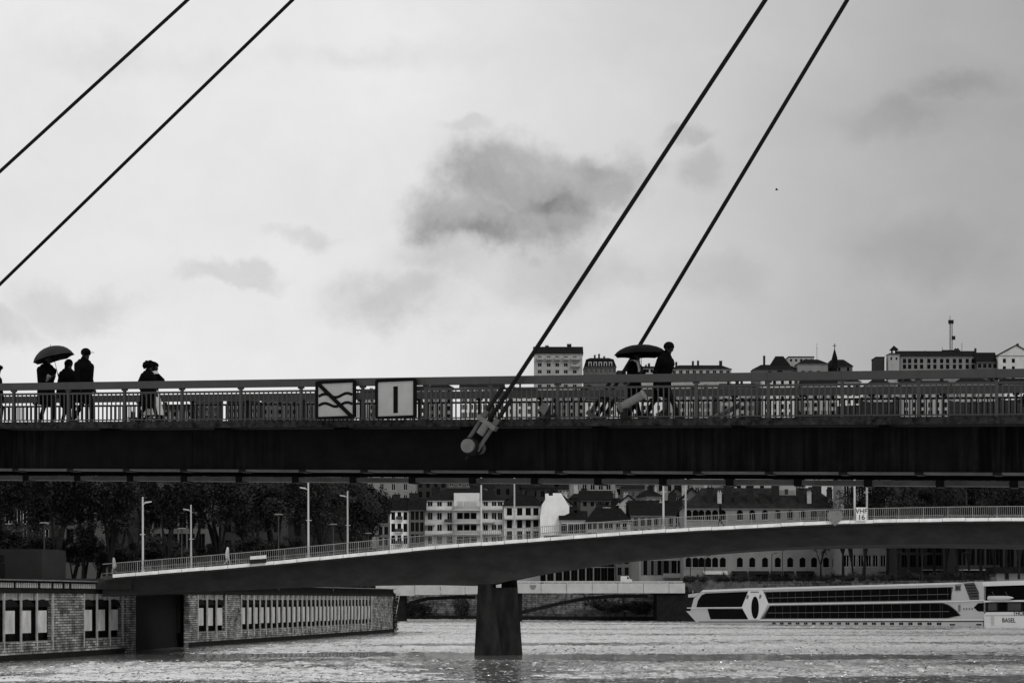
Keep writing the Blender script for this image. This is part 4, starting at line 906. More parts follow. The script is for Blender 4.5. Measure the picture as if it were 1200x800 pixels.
for Yr in (PB + 1.5, PB + 10):
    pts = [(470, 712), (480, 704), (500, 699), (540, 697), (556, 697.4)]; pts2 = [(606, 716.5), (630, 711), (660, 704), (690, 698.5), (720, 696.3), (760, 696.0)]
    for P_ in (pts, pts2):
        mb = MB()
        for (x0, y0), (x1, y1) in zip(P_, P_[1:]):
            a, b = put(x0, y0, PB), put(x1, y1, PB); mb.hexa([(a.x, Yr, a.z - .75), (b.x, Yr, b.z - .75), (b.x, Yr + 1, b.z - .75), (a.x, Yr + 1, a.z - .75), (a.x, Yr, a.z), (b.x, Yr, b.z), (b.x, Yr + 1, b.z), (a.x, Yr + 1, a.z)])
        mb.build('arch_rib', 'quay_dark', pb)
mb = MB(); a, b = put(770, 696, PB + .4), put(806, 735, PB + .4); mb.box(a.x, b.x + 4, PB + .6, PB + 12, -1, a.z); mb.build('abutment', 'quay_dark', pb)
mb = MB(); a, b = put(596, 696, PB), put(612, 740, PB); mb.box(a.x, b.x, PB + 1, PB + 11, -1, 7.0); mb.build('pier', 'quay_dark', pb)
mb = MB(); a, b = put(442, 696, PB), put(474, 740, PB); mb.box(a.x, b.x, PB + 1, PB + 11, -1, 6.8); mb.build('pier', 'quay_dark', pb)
# shield emblem on a panel
em = MB(); c = put(624.7, 685, PB - .1); em.loft([(c.x - .75, PB - .12, c.z), (c.x + .75, PB - .12, c.z), (c.x + .55, PB - .12, c.z - .7), (c.x, PB - .12, c.z - 1.05), (c.x - .55, PB - .12, c.z - .7)], [(c.x - .75, PB - .02, c.z), (c.x + .75, PB - .02, c.z), (c.x + .55, PB - .02, c.z - .7), (c.x, PB - .02, c.z - 1.05), (c.x - .55, PB - .02, c.z - .7)]); em.build('emblem', 'shutter', pb)
# van on it
a = put(734, 680.8, PB + 3); van = thing('van', 'white delivery van driving over the pale bridge', 'van', (a.x, PB + 3, 8.35)); mb = MB()
prof = [(-1.3, .35), (1.2, .35), (1.25, 1.0), (.75, 1.15), (.45, 1.75), (-1.25, 1.8)]; mb.loft([(x, -.85, z) for x, z in prof], [(x, .85, z) for x, z in prof]); mb.build('body', 'ship_white2', van, world=False)
mb = MB(); mb.loft([(.1, -.87, 1.15), (.62, -.87, 1.15), (.38, -.87, 1.6), (.1, -.87, 1.6)], [(.1, -.85, 1.15), (.62, -.85, 1.15), (.38, -.85, 1.6), (.1, -.85, 1.6)]); mb.build('side_window', 'glass', van, world=False)
for wx in (-.8, .75):
    for wy in (-.82, .72): mb = MB(); mb.cyl((wx, wy, .33), (wx, wy + .12, .33), .33, n=14); mb.build('wheel', 'sign_black', van, world=False)

# ================================================================== BUILDINGS
win_cache = {}
def window_mesh(w, h, fm, style):
    key = (round(w, 2), round(h, 2), fm, style)
    if key in win_cache: return win_cache[key]
    mb = MB(); e = .09 * min(1.6, max(1, w)); y0, y1 = .12, .22
    mb.box(-w / 2, w / 2, y1, y1 + .05, 0, h, 1)
    if style != 'arch':
        mb.box(-w / 2, -w / 2 + e, y0, y1, 0, h); mb.box(w / 2 - e, w / 2, y0, y1, 0, h); mb.box(-w / 2 + e, w / 2 - e, y0, y1, h - e, h); mb.box(-w / 2 + e, w / 2 - e, y0, y1, 0, e)
        mb.box(-.05, .05, y0 + .02, y1, e, h - e)
    else:
        mb.box(-w / 2, -w / 2 + e, y0, y1, 0, h); mb.box(w / 2 - e, w / 2, y0, y1, 0, h)
        k = 6; A = [(-w / 2 + w * i / k, h - .32 * w + .32 * w * math.sin(math.pi * i / k)) for i in range(k + 1)] + [(w / 2, h + .001), (-w / 2, h + .001)]
        mb.loft([(x, -.0, z) for x, z in A], [(x, y1, z) for x, z in A], 2)
    me = mb.mesh('window', [fm, 'glass', 'wall2']); win_cache[key] = me; return me
sill_cache = {}
def small_mesh(key, fn, m):
    if key not in sill_cache: mb = MB(); fn(mb); sill_cache[key] = mb.mesh(key[0], m)
    return sill_cache[key]
def house(name, label, x0, x1, ye, Y, zb, wall='wall3', cols=(), rows=(), ww=1.2, wh=1.9, roof='gable', ridge=3.5, depth=11, roof_m='roof_dark', fm='frame_dark', chim=(), rot=0.0, style='', balc=(), shut=False, group=None, sills=False, cornice=True, cat='house', over=.45, cy=.45):
    """x0, x1, ye: picture columns of the corners and row of the eaves at depth Y; cols / rows: picture positions of window centres or counts"""
    A, B = put(x0, ye, Y), put(x1, ye, Y); w = B.x - A.x; h = A.z - zb; cx = (A.x + B.x) / 2
    root = thing(name, label, cat, (cx, Y, zb), rot, group)
    if isinstance(cols, int): cs = [-w / 2 + w * (i + .5) / cols for i in range(cols)]
    else: cs = [put(c, 0, Y).x - cx for c in cols]
    if isinstance(rows, tuple) and rows and rows[0] == 'n': rs = [h - rows[2] - rows[1] * i for i in range(int((h - rows[2] - .5) / rows[1]) + 1)]; rs = rs[:rows[3]] if len(rows) > 3 else rs
    else: rs = [put(0, r, Y).z - zb for r in rows]
    wins = [(c, z - wh / 2) for z in rs for c in cs if z - wh / 2 > .3 and z + wh / 2 < h - .1]
    bx_ = sorted(set([-w / 2, w / 2] + [round(c + s * ww / 2, 4) for c in cs for s in (-1, 1)])); bz_ = sorted(set([0, h] + [round(z - wh / 2 + k, 4) for z in rs if z - wh / 2 > .3 and z + wh / 2 < h - .1 for k in (0, wh)]))
    mb = MB()
    def inwin(x, z): return any(abs(x - c) < ww / 2 and zz < z < zz + wh for c, zz in wins)
    for i in range(len(bx_) - 1):
        for k in range(len(bz_) - 1):
            a, b, c, d = bx_[i], bx_[i + 1], bz_[k], bz_[k + 1]
            if b - a < 1e-3 or d - c < 1e-3 or inwin((a + b) / 2, (c + d) / 2): continue
            mb.add([(a, 0, c), (b, 0, c), (b, 0, d), (a, 0, d)], [(0, 1, 2, 3)])
    for c, z in wins:
        a, b, zt = c - ww / 2, c + ww / 2, z + wh; e = .28
        mb.add([(a, 0, z), (b, 0, z), (b, 0, zt), (a, 0, zt), (a, e, z), (b, e, z), (b, e, zt), (a, e, zt)], [(0, 4, 5, 1), (1, 5, 6, 2), (2, 6, 7, 3), (3, 7, 4, 0)])
    mb.add([(-w / 2, 0, 0), (w / 2, 0, 0), (w / 2, depth, 0), (-w / 2, depth, 0), (-w / 2, 0, h), (w / 2, 0, h), (w / 2, depth, h), (-w / 2, depth, h)], [(1, 2, 6, 5), (2, 3, 7, 6), (3, 0, 4, 7), (4, 5, 6, 7)])
    mb.build('wall', wall, root, world=False)
    for c, z in wins:
        wo = link('window', window_mesh(ww, wh, fm, style), root, (c, 0, z))
        if sills: link('sill', small_mesh(('sill', round(ww, 2)), lambda m_: m_.box(-ww / 2 - .12, ww / 2 + .12, -.14, .1, -.16, -.003), 'render_pale'), wo)
        if shut and random.random() < .8:
            for sx in (-1, 1): link('shutter', small_mesh(('shutter', round(ww, 2), round(wh, 2)), lambda m_: m_.box(-ww * .22, ww * .22, -.08, -.01, 0, wh), 'shutter'), wo, (sx * ww * .74, 0, 0))
    for (c0, c1, yr) in balc:     # balconies: picture columns and row of the slab
        a, b = put(c0, yr, Y).x - cx, put(c1, yr, Y).x - cx; z = put(0, yr, Y).z - zb; m_ = MB(); m_.box(a, b, -1.3, 0.02, z - .18, z); bo = m_.build('balcony', 'render_pale', root, world=False)
        m_ = MB(); m_.box(a, b, -1.3, -1.22, z + .12, z + .95); m_.box(a, a + .08, -1.22, 0, z + .12, z + .95); m_.box(b - .08, b, -1.22, 0, z + .12, z + .95); m_.build('balcony_rail', 'rail_paint' if wall in ('wall4', 'wall5') and c1 - c0 < 12 else wall, bo, world=False)
    if cornice and roof != 'flat':
        m_ = MB(); m_.box(-w / 2 - .25, w / 2 + .25, -.25, -.003, h - .35, h - .02); m_.build('cornice', 'render_pale' if wall in ('wall3', 'wall4', 'wall5') else wall, root, world=False)
    m_ = MB(); o = over; z = h + .01
    if roof == 'flat': m_.box(-w / 2 - .15, w / 2 + .15, -.15, depth + .15, h + .01, h + .45)
    elif roof == 'front':
        g_ = MB(); g_.loft([(-w / 2, 0, z - .005), (w / 2, 0, z - .005), (0, 0, z + ridge)], [(-w / 2, depth, z - .005), (w / 2, depth, z - .005), (0, depth, z + ridge)]); g_.build('gable', wall, root, world=False)
        for sx in (-1, 1): m_.hexa([(sx * (w / 2 + o), -o, z - .25), (0, -o, z + ridge + .02), (0, depth, z + ridge + .02), (sx * (w / 2 + o), depth, z - .25), (sx * (w / 2 + o), -o, z + .1), (0, -o, z + ridge + .4), (0, depth, z + ridge + .4), (sx * (w / 2 + o), depth, z + .1)])
    else:
        i = 0 if roof == 'gable' else min(depth * .45, w * .3)
        E = [(-w / 2 - o, -o, z), (w / 2 + o, -o, z), (w / 2 + o, depth + o, z), (-w / 2 - o, depth + o, z), (-w / 2 - o + i, depth / 2, z + ridge), (w / 2 + o - i, depth / 2, z + ridge)]
        if roof == 'mansard':
            t = ridge * .75; E = [(-w / 2 - .2, -.2, z), (w / 2 + .2, -.2, z), (w / 2 + .2, depth, z), (-w / 2 - .2, depth, z), (-w / 2 + 1, 1.2, z + t), (w / 2 - 1, 1.2, z + t), (w / 2 - 1, depth - 1.2, z + t), (-w / 2 + 1, depth - 1.2, z + t)]
            m_.hexa(E); m_.hexa([(-w / 2 + .9, 1.1, z + t), (w / 2 - .9, 1.1, z + t), (w / 2 - .9, depth - 1.1, z + t), (-w / 2 + .9, depth - 1.1, z + t), (-w / 2 + 3, depth / 2 - .5, z + ridge), (w / 2 - 3, depth / 2 - .5, z + ridge), (w / 2 - 3, depth / 2 + .5, z + ridge), (-w / 2 + 3, depth / 2 + .5, z + ridge)])
        else: m_.add(E, [(0, 1, 5, 4), (1, 2, 5), (2, 3, 4, 5), (3, 0, 4), (3, 2, 1, 0)])
    ro = m_.build('roof', roof_m, root, world=False)
    for c in chim:
        x, yt = c[0], c[1]; cw = c[2] if len(c) > 2 else 1.2; cm = c[3] if len(c) > 3 else 'brick_chim'; yd = depth * cy
        zt = put(0, yt, Y + yd).z - zb; xx = put(x, 0, Y + yd).x - cx; m_ = MB(); m_.box(xx - cw / 2, xx + cw / 2, yd - .5, yd + .5, h + .2, zt); m_.box(xx - cw / 2 - .1, xx + cw / 2 + .1, yd - .6, yd + .6, zt - .22, zt - .06)
        for k in (-.25, .25): m_.cyl((xx + k * cw, yd, zt), (xx + k * cw, yd, zt + .5), .13, .1, n=6)
        m_.build('chimney', cm, ro, world=False)
    return root
# --- ridge of the hill, above the footbridge railing
RY = 900; RZ = 66
house('apartment_block', 'pale four storey hilltop block with a steep dark roof above the railing', 626, 682.5, 414.5, RY, RZ, 'wall3', [632.5, 643, 653, 663, 673.5], [419.5, 427.5, 435.5, 444, 452.5], 1.9, 1.75, 'gable', 3.9, 11, fm='frame_pale', chim=[(641, 405, 1.6), (667, 403.2, 2), (627.5, 407, .7)], balc=[(629, 637, 421.5), (639.5, 647, 421.5), (650, 657, 421.5), (660, 667, 421.5), (669.5, 680, 421.5), (669.5, 680, 429.5)], cat='building')
h_ = house('mansard_building', 'dark mansard building with a row of pale dormers beside the hilltop block', 684.5, 722, 430, RY + 4, RZ, 'wall1', [687, 693, 698.5, 704, 709.5, 715, 719.5], [434.5, 443], 1.1, 2.2, 'mansard', 4.8, 12, fm='frame_pale', chim=[(697, 416.5, .8), (702, 415.3, .8), (708, 418, .8)], cat='building')
for x in (691.5, 697.5, 703.5, 709.5, 715.5):
    c = put(x, 430, RY + 4); cx = c.x - h_.location.x; hh = c.z - RZ; m_ = MB(); m_.box(cx - .75, cx + .75, .0, 1.4, hh + .25, hh + 2.4); d_ = m_.build('dormer', 'render_pale', h_, world=False); m_ = MB(); m_.box(cx - .38, cx + .38, -.05, .05, hh + .5, hh + 2.0); m_.build('pane', 'glass', d_, world=False)
house('low_house', 'small dark house sloping down beside the mansard building', 722, 733, 437.5, RY + 6, RZ, 'wall1', 2, [441], 1, 1.5, 'hip', 2)
house('hill_house', 'small pale hilltop house with two thin chimneys between the walking couple', 752, 766, 431.5, RY, RZ, 'wall3', 3, [434.5, 441], 1.1, 1.5, 'gable', 1.4, 8, chim=[(757, 428, .7), (760.5, 426.2, 1)])
house('terrace_block', 'long pale hilltop terrace with four chimneys right of the walking couple', 786, 857, 432.5, RY, RZ, 'wall3', 9, [436, 443.5], 1.7, 1.7, 'hip', 2.4, 10, fm='frame_pale', chim=[(792.5, 424.5, .9), (812, 423.6, .9), (818, 423, .9), (844.5, 423, 1.3)])
house('corner_house', 'dark hilltop house with a stepped hipped roof and square chimney', 883, 936, 432.5, RY, RZ, 'wall1', [886, 892, 898, 904, 910, 917, 924, 930], [434.5, 442], 1.3, 1.5, 'hip', 2.6, 10, chim=[(895.5, 417.2, .9)])
m_ = house('roof_block', 'dark square roof block rising over the stepped hilltop house', 904, 925, 427, RY + 5, RZ, 'roof_dark', (), (), 1, 1, 'hip', 4.2, 7, over=.2)
house('flat_block', 'pale flat-roofed hilltop block behind the dark roofs', 924, 954, 418.6, RY + 16, RZ, 'wall3', 5, [422], 1, 1.2, 'flat')
house('hill_house', 'grey hilltop house with broad hipped roof beside the church', 935, 970, 426, RY - 3, RZ, 'wall2', [941, 949.5, 959], [428.5, 437], 1.5, 2, 'hip', 2.5, 10)
ch = house('church', 'small hilltop church with pyramid roof and cross on its spire', 968, 999, 429, RY, RZ, 'wall1', 3, [433, 441], 1, 2, 'hip', 3.6, 10, cat='church')
c = put(978, 434, RY - 2); m_ = MB(); m_.box(c.x - 1.1, c.x + 1.1, RY - 3, RY - 1, RZ, put(0, 421, RY).z); zt = put(0, 408, RY).z; zb_ = put(0, 421, RY).z
m_.add([(c.x - 1.2, RY - 3.1, zb_), (c.x + 1.2, RY - 3.1, zb_), (c.x + 1.2, RY - .9, zb_), (c.x - 1.2, RY - .9, zb_), (c.x, RY - 2, zt)], [(0, 1, 4), (1, 2, 4), (2, 3, 4), (3, 0, 4)]); sp = m_.build('spire', 'roof_dark', ch)
m_ = MB(); m_.box(c.x - .14, c.x + .14, RY - 2.1, RY - 1.9, zt - .5, zt + 1.9); m_.box(c.x - .85, c.x + .85, RY - 2.1, RY - 1.9, zt + .8, zt + 1.08); m_.build('cross', 'sign_black', sp)
c = put(960.5, 421, RY); an = thing('antenna', 'thin whip antenna on a hilltop roof left of the church cross', 'antenna', (c.x, RY + 8, put(0, 428, RY).z)); m_ = MB(); m_.cyl((0, 0, 0), (0, 0, 11), .12, .08, n=6); m_.build('pole', 'shutter', an, world=False); m_ = MB(); m_.cyl((-.5, 0, 8.5), (.5, 0, 8.8), .06, n=5); m_.build('crossbar', 'shutter', an, world=False)
house('dark_block', 'dark windowless block at the end of the hilltop convent', 1026.5, 1036.5, 419, RY + 2, RZ, 'wall0', (), (), 1, 1, 'flat')
tw = house('belvedere_tower', 'square tower with small pagoda lantern on the hilltop', 1041, 1054, 415, RY, RZ, 'wall3', [1044.5, 1050.5], [420], .8, 1.2, 'hip', .8, 5, cat='tower')
c = put(1047.5, 414, RY + 2.5); m_ = MB(); zt = c.z - RZ; x_ = c.x - tw.location.x
for dx in (-1, 1):
    for dy in (-1, 1): m_.box(x_ + dx * .9 - .2, x_ + dx * .9 + .2, 2.5 + dy * .9 - .2, 2.5 + dy * .9 + .2, zt, zt + 1.6)
m_.build('lantern_posts', 'roof_dark', tw, world=False); m_ = MB(); m_.add([(x_ - 1.9, .6, zt + 1.5), (x_ + 1.9, .6, zt + 1.5), (x_ + 1.9, 4.4, zt + 1.5), (x_ - 1.9, 4.4, zt + 1.5), (x_, 2.5, zt + 3.6)], [(0, 1, 4), (1, 2, 4), (2, 3, 4), (3, 0, 4), (3, 2, 1, 0)]); m_.build('lantern_roof', 'roof_dark', tw, world=False)
house('convent', 'long hilltop building with rows of dark windows below the lattice mast', 1055, 1144, 417.5, RY + 3, RZ, 'wall2', [1060, 1066, 1073, 1080, 1088.5, 1095.5, 1103.5, 1110.5, 1118.5, 1125.5, 1133.5, 1140.5], [422.8, 429.5, 438], 1.5, 2.0, 'gable', 3.2, 12, chim=[(1084, 412, .8), (1121, 408.5, 2), (1143, 408.6, .8)], cat='building')
house('hill_house', 'low dark-roofed house between the convent and the white gabled house', 1145, 1169, 424, RY - 2, RZ, 'wall1', 4, [428.5, 437], 1.4, 1.8, 'gable', 5, 12, over=.3)
house('hill_house', 'white gabled hilltop house with a stack chimney at its peak', 1170, 1212, 416, RY - 4, RZ, 'wall4', [1177, 1187.5, 1202], [422.5, 431.5, 441], 1.4, 1.9, 'front', 4.4, 14, chim=[(1192.5, 403, .9)])
lm = thing('lattice_mast', 'tall lattice radio mast rising behind the hilltop convent', 'mast', (put(1114.5, 0, RY + 16).x, RY + 16, RZ)); z0 = put(0, 412, RY + 16).z - RZ; z1 = put(0, 378, RY + 16).z - RZ
for dx, dy in ((-.6, 0), (.6, 0), (0, 1)): m_ = MB(); m_.cyl((dx * 1.2, dy, 0), (dx, dy, z1), .16, .12, n=5); m_.build('leg', 'shutter', lm, world=False)
k = 0; z = z0 - 6
while z < z1 - .8: m_ = MB(); m_.cyl((-.65, 0, z), (.65, 0, z + .9), .1, n=4); m_.cyl((.65, 0, z), (0, 1, z + .9), .1, n=4); m_.build('brace', 'shutter', lm, world=False); z += 1.1
m_ = MB(); m_.cyl((-.5, 0, z1 - 1), (-.5, 0, z1 + 3.2), .12, n=5); m_.box(-1.2, 1.1, -.5, .5, z1 - .5, z1 + 1.2); m_.box(.4, 1.9, -.4, .4, z0 + 5.5, z0 + 7.2); m_.build('antenna_panels', 'roof_mid', lm, world=False)
m_ = MB(); m_.box(-4, 4, -1, 3, z0 - .5, z0 + .7); m_.cyl((-4, 0, z0), (-4, 0, z0 + 2), .1); m_.cyl((5, 0, z0 - 2), (5, 0, z0 + 4), .1); m_.build('platform', 'roof_dark', lm, world=False)
# --- houses on the slope seen through the railings
tones = {'wall0': 'dark grey', 'wall1': 'grey', 'wall2': 'light grey', 'wall3': 'pale', 'wall4': 'whitish', 'wall5': 'bright white'}
num = ['no', 'one', 'two', 'three', 'four', 'five', 'six', 'seven', 'eight', 'nine', 'ten', 'eleven', 'twelve']
rnd = random.Random(21); seen = {}; x = 150.0; slope = []
while x < 1230:
    w = rnd.uniform(26, 58); top = interp([(150, 487), (215, 472), (400, 466), (560, 452), (640, 462), (760, 464), (880, 447), (1040, 446), (1230, 447)], x) + rnd.uniform(-4, 6)
    Yh = rnd.uniform(740, 800); wl = rnd.choice(['wall2', 'wall3', 'wall3', 'wall4', 'wall4', 'wall5']) if x > 380 else rnd.choice(['wall0', 'wall1', 'wall1', 'wall2'])
    if 590 < x < 640: wl = 'wall4'
    if 1030 < x < 1050: wl = 'wall5'
    nc = max(2, int(w / 8.5)); nch = rnd.randint(0, 3); rt_ = rnd.choice(['gable', 'hip', 'gable', 'flat'])
    lab = '%s hillside house with %s window columns, %s chimneys and %s roof' % (tones[wl], num[nc], num[nch], 'flat' if rt_ == 'flat' else 'dark hipped' if rt_ == 'hip' else 'dark pitched')
    house('hillside_house', lab, x, x + w - rnd.uniform(0, 3), top, Yh, 38, wl, nc, ('n', 3.0, 1.7, 5), rnd.uniform(1.0, 1.3), rnd.uniform(1.6, 2.0), rt_, rnd.uniform(1.6, 3), 10, chim=[(x + w * rnd.uniform(.15, .85), top - rnd.uniform(6, 10), rnd.uniform(.7, 1.3)) for _ in range(nch)], fm=rnd.choice(['frame_dark', 'frame_pale']), rot=rnd.uniform(-.06, .06), group='houses on the hillside behind the footbridge', shut=rnd.random() < .4)
    x += w + rnd.choice([0, 0, 3, 9])
# --- low row of the far bank, between the footbridge and the road bridge
QY = 525; QZ = 6.3
house('tall_house', 'tall grey house with shuttered windows behind the narrow white house', 431, 487, 548, 590, 20, 'wall2', [434.5, 447.5, 461, 475], [556, 570.5, 583.5, 597], 1.15, 2.0, 'gable', 3, 11, fm='frame_pale', sills=True)
house('row_house', 'narrow dark house half hidden by the plane trees', 441, 456.5, 601, QY, QZ, 'wall1', [446, 452.5], [608, 621.5, 634], 1.0, 2.1, 'gable', 2.5, 9, shut=True)
house('row_house', 'narrow white house with three window columns and iron balconies', 457, 479, 598, QY, QZ, 'wall5', [460.8, 468, 475], [604, 618, 632], 1.0, 2.2, 'gable', 3.6, 9, chim=[(465, 579, 1.8)], balc=[(464.5, 471.5, 609), (463, 472, 623.5), (463, 472, 637.5)])
house('row_house', 'narrow dark grey house between the white house and the balconied block', 479.3, 497, 597, QY - 1, QZ, 'wall1', [483.5, 488.7, 494.3], [603.5, 617, 631], .95, 2.4, 'gable', 3.2, 9, chim=[(484.5, 577.5, 2.2)], fm='frame_dark')
ap = house('balconied_block', 'wide pale apartment block with three bands of curved balconies', 497.5, 590, 586, QY + 4, QZ, 'wall4', [504, 515, 527, 541, 548.5, 555, 569, 579, 586], [591, 604.5, 618.5, 632.5], 1.35, 2.0, 'hip', 3.6, 14, fm='frame_pale', chim=[(511, 570.5, 2.2), (575, 571, 1.8)], balc=[(498, 531, 597.4), (562, 589, 597), (521, 531, 612.4), (498, 510, 614.8), (562, 580, 612), (562, 587, 625.6), (498, 531, 626)], cat='building')
A, B = put(532, 577.5, QY + 3), put(562, 640, QY + 3); m_ = MB(); m_.box(A.x, B.x, QY + 2.2, QY + 9, QZ, A.z); m_.build('centre_bay', 'wall4', ap)
for yr in (597.2, 612.4, 625.8):
    k = 10; A, B = put(530, yr, QY + 2.2), put(564, yr, QY + 2.2); m_ = MB(); o = []; i_ = []
    for q in range(k + 1): t = q / k; o.append((A.x + (B.x - A.x) * t, QY + 1.9 - 2.2 * math.sin(math.pi * t) ** .6)); 
    poly = o + [(B.x, QY + 2.19), (A.x, QY + 2.19)]; m_.loft([(x_, y_, A.z - .2) for x_, y_ in poly], [(x_, y_, A.z) for x_, y_ in poly]); sl_ = m_.build('curved_balcony', 'wall4', ap)
    m_ = MB(); m_.loft([(x_, y_, A.z + .1) for x_, y_ in o] + [(x_, y_ + .12, A.z + .1) for x_, y_ in o[::-1]], [(x_, y_, A.z + .95) for x_, y_ in o] + [(x_, y_ + .12, A.z + .95) for x_, y_ in o[::-1]]); m_.build('balcony_rail', 'wall3', sl_)
for yr in (591, 604.5, 618.5, 632.5):
    for x in (539, 547, 555):
        a = put(x, yr, QY + 2.1); m_ = MB(); m_.box(a.x - .75, a.x + .75, QY + 2.1, QY + 2.25, a.z - 1.1, a.z + .9); wd = m_.build('window', 'frame_pale' if yr < 600 else 'frame_dark', ap); m_ = MB(); m_.box(a.x - .62, a.x + .62, QY + 2.06, QY + 2.12, a.z - 1.0, a.z + .78); m_.build('pane', 'render_pale' if yr < 600 else 'glass', wd)
house('row_house', 'pale house with a long railed balcony left of the white gable wall', 590.3, 636, 592.5, QY + 3, QZ, 'wall4', [597, 609, 619, 628], [600, 613.5, 627], 1.4, 2.3, 'hip', 3.4, 10, chim=[(622, 573.5, 2)], balc=[(591, 636, 608)])
gw = thing('gable_house', 'house with a big blank white stepped gable wall', 'house', (put(650, 0, QY).x, QY, QZ))
gp_ = [(633, 640), (633, 606), (635, 591), (639, 585), (639, 578), (643, 578), (643, 580.5), (648, 580.5), (648, 577.5), (657.5, 577.5), (667, 593), (667, 601), (656, 606), (656, 640)]
a = [put(x, y, QY - 1) for x, y in gp_]; m_ = MB(); m_.loft(a, [Vector((p.x, QY + .5, p.z)) for p in a]); m_.build('gable_wall', 'wall5', gw)
p0, p1, p2 = put(633.5, 603, QY), put(645, 581.5, QY), put(666.5, 600, QY); m_ = MB(); m_.loft([(p0.x, QY + .52, QZ), (p2.x, QY + .52, QZ), (p2.x, QY + .52, p2.z - .3), (p1.x + 1, QY + .52, p1.z - .3), (p0.x, QY + .52, p0.z - .3)], [(p0.x, QY + 12, QZ), (p2.x, QY + 12, QZ), (p2.x, QY + 12, p2.z - .3), (p1.x + 1, QY + 12, p1.z - .3), (p0.x, QY + 12, p0.z - .3)]); m_.build('roof', 'roof_dark', gw)
house('low_house', 'low whitish house under the white gable wall', 657, 687, 609, QY - 3, QZ, 'wall4', [661, 669, 676, 683], [619, 633], 1.5, 2.6, 'gable', 2.6, 9, chim=[(671, 593, 2.5), (676, 597, 1.5)], fm='frame_dark')
house('low_house', 'low pale house with a cluster of tall chimneys', 687.5, 739, 611, QY - 4, QZ, 'wall3', [691, 697, 704, 710, 716, 724, 732], [616, 628], 1.1, 1.7, 'hip', 4.6, 12, chim=[(704, 589, 2.6), (711, 594, 2, 'render_pale'), (719, 592, 2.8), (727, 591, 2, 'render_pale')])
house('low_house', 'low grey house with a dark pitched roof right of the tall chimneys', 739.5, 800, 603.5, QY - 2, QZ, 'wall2', [745, 753, 761, 769, 777, 786, 794], [611.5, 624], 1.1, 2.2, 'gable', 4.2, 12, chim=[(738, 588, 2), (751, 587, 2.2), (775, 588, 1, 'render_pale'), (788, 577, 2)])
house('upper_house', 'upper slope house with a row of tall pale-framed windows', 668, 721, 562, 600, 26, 'wall2', [676, 685, 694.5, 704, 713], [569.5, 582], 1.5, 2.4, 'gable', 3, 10, fm='frame_pale')
house('upper_house', 'low dark-roofed upper house below the tall pale-framed windows', 681, 716, 586, 560, 14, 'wall1', 4, [590], 1, 1.4, 'gable', 3, 9)
house('upper_house', 'upper house with one tall white window between brick chimneys', 812, 850, 556, 585, 20, 'wall2', [817, 823.5, 844], [577, 590], 1.3, 3, 'gable', 3, 10, fm='frame_pale', chim=[(832, 562, 2)])
house('upper_house', 'pale upper house with tall chimneys behind the long stone house', 852, 905, 560, 580, 20, 'wall3', [858, 866, 880, 893], [573, 586], 1.2, 2.4, 'hip', 3, 10)
house('upper_house', 'whitish upper house at the edge of the right bank trees', 944, 985, 561, 580, 20, 'wall4', [950, 959, 972, 980], [575, 590], 1.4, 2.4, 'gable', 3, 10)
rnd = random.Random(77); x = 488.0
while x < 985:      # upper row between the low roofs and the footbridge
    w = rnd.uniform(20, 40); Yh = rnd.uniform(612, 650); top = rnd.uniform(556, 575); wl = rnd.choice(['wall0', 'wall1', 'wall1', 'wall2']); nc = max(2, int(w / 8)); nch = rnd.randint(0, 3)
    X_ = (x + w / 2 - 600) * Yh / F
    house('slope_house', '%s house stacked up the slope with %s window columns and %s chimneys' % (tones[wl], num[nc], num[nch]), x, x + w, top, Yh, hill_z(X_, Yh) - 4, wl, nc, ('n', 3.1, 1.9, 4), 1.15, 1.9, rnd.choice(['gable', 'hip']), rnd.uniform(2, 3.4), 10, chim=[(x + w * rnd.uniform(.1, .9), top - rnd.uniform(8, 16), rnd.uniform(.9, 2.2), rnd.choice(['brick_chim', 'brick_chim', 'render_pale'])) for _ in range(nch)], fm=rnd.choice(['frame_dark', 'frame_pale']), rot=rnd.uniform(-.15, .15), group='houses stacked up the lower slope')
    x += w + rnd.choice([0, 0, 4, 12])
x = 640.0; rnd = random.Random(91)
while x < 985:      # small roofs crowded just above the quay houses
    w = rnd.uniform(11, 24); Yh = rnd.uniform(545, 600); top = rnd.uniform(574, 592); wl = rnd.choice(['wall0', 'wall1', 'wall2', 'wall3']); nc = max(1, int(w / 7)); nch = rnd.randint(1, 3)
    house('slope_house', 'small %s house crowded behind the quay roofs with %s window columns and %s chimneys' % (tones[wl], num[nc], num[nch]), x, x + w, top, Yh, 8, wl, nc, ('n', 2.9, 1.7, 3), 1.0, 1.6, rnd.choice(['gable', 'hip', 'front']), rnd.uniform(1.6, 3), 8, chim=[(x + w * rnd.uniform(.1, .9), top - rnd.uniform(9, 17), rnd.uniform(.8, 1.8), rnd.choice(['brick_chim', 'brick_chim', 'render_pale'])) for _ in range(nch)], fm=rnd.choice(['frame_dark', 'frame_pale']), rot=rnd.uniform(-.35, .35), group='small houses crowded behind the quay roofs')
    x += w + rnd.choice([-3, 0, 2, 10])
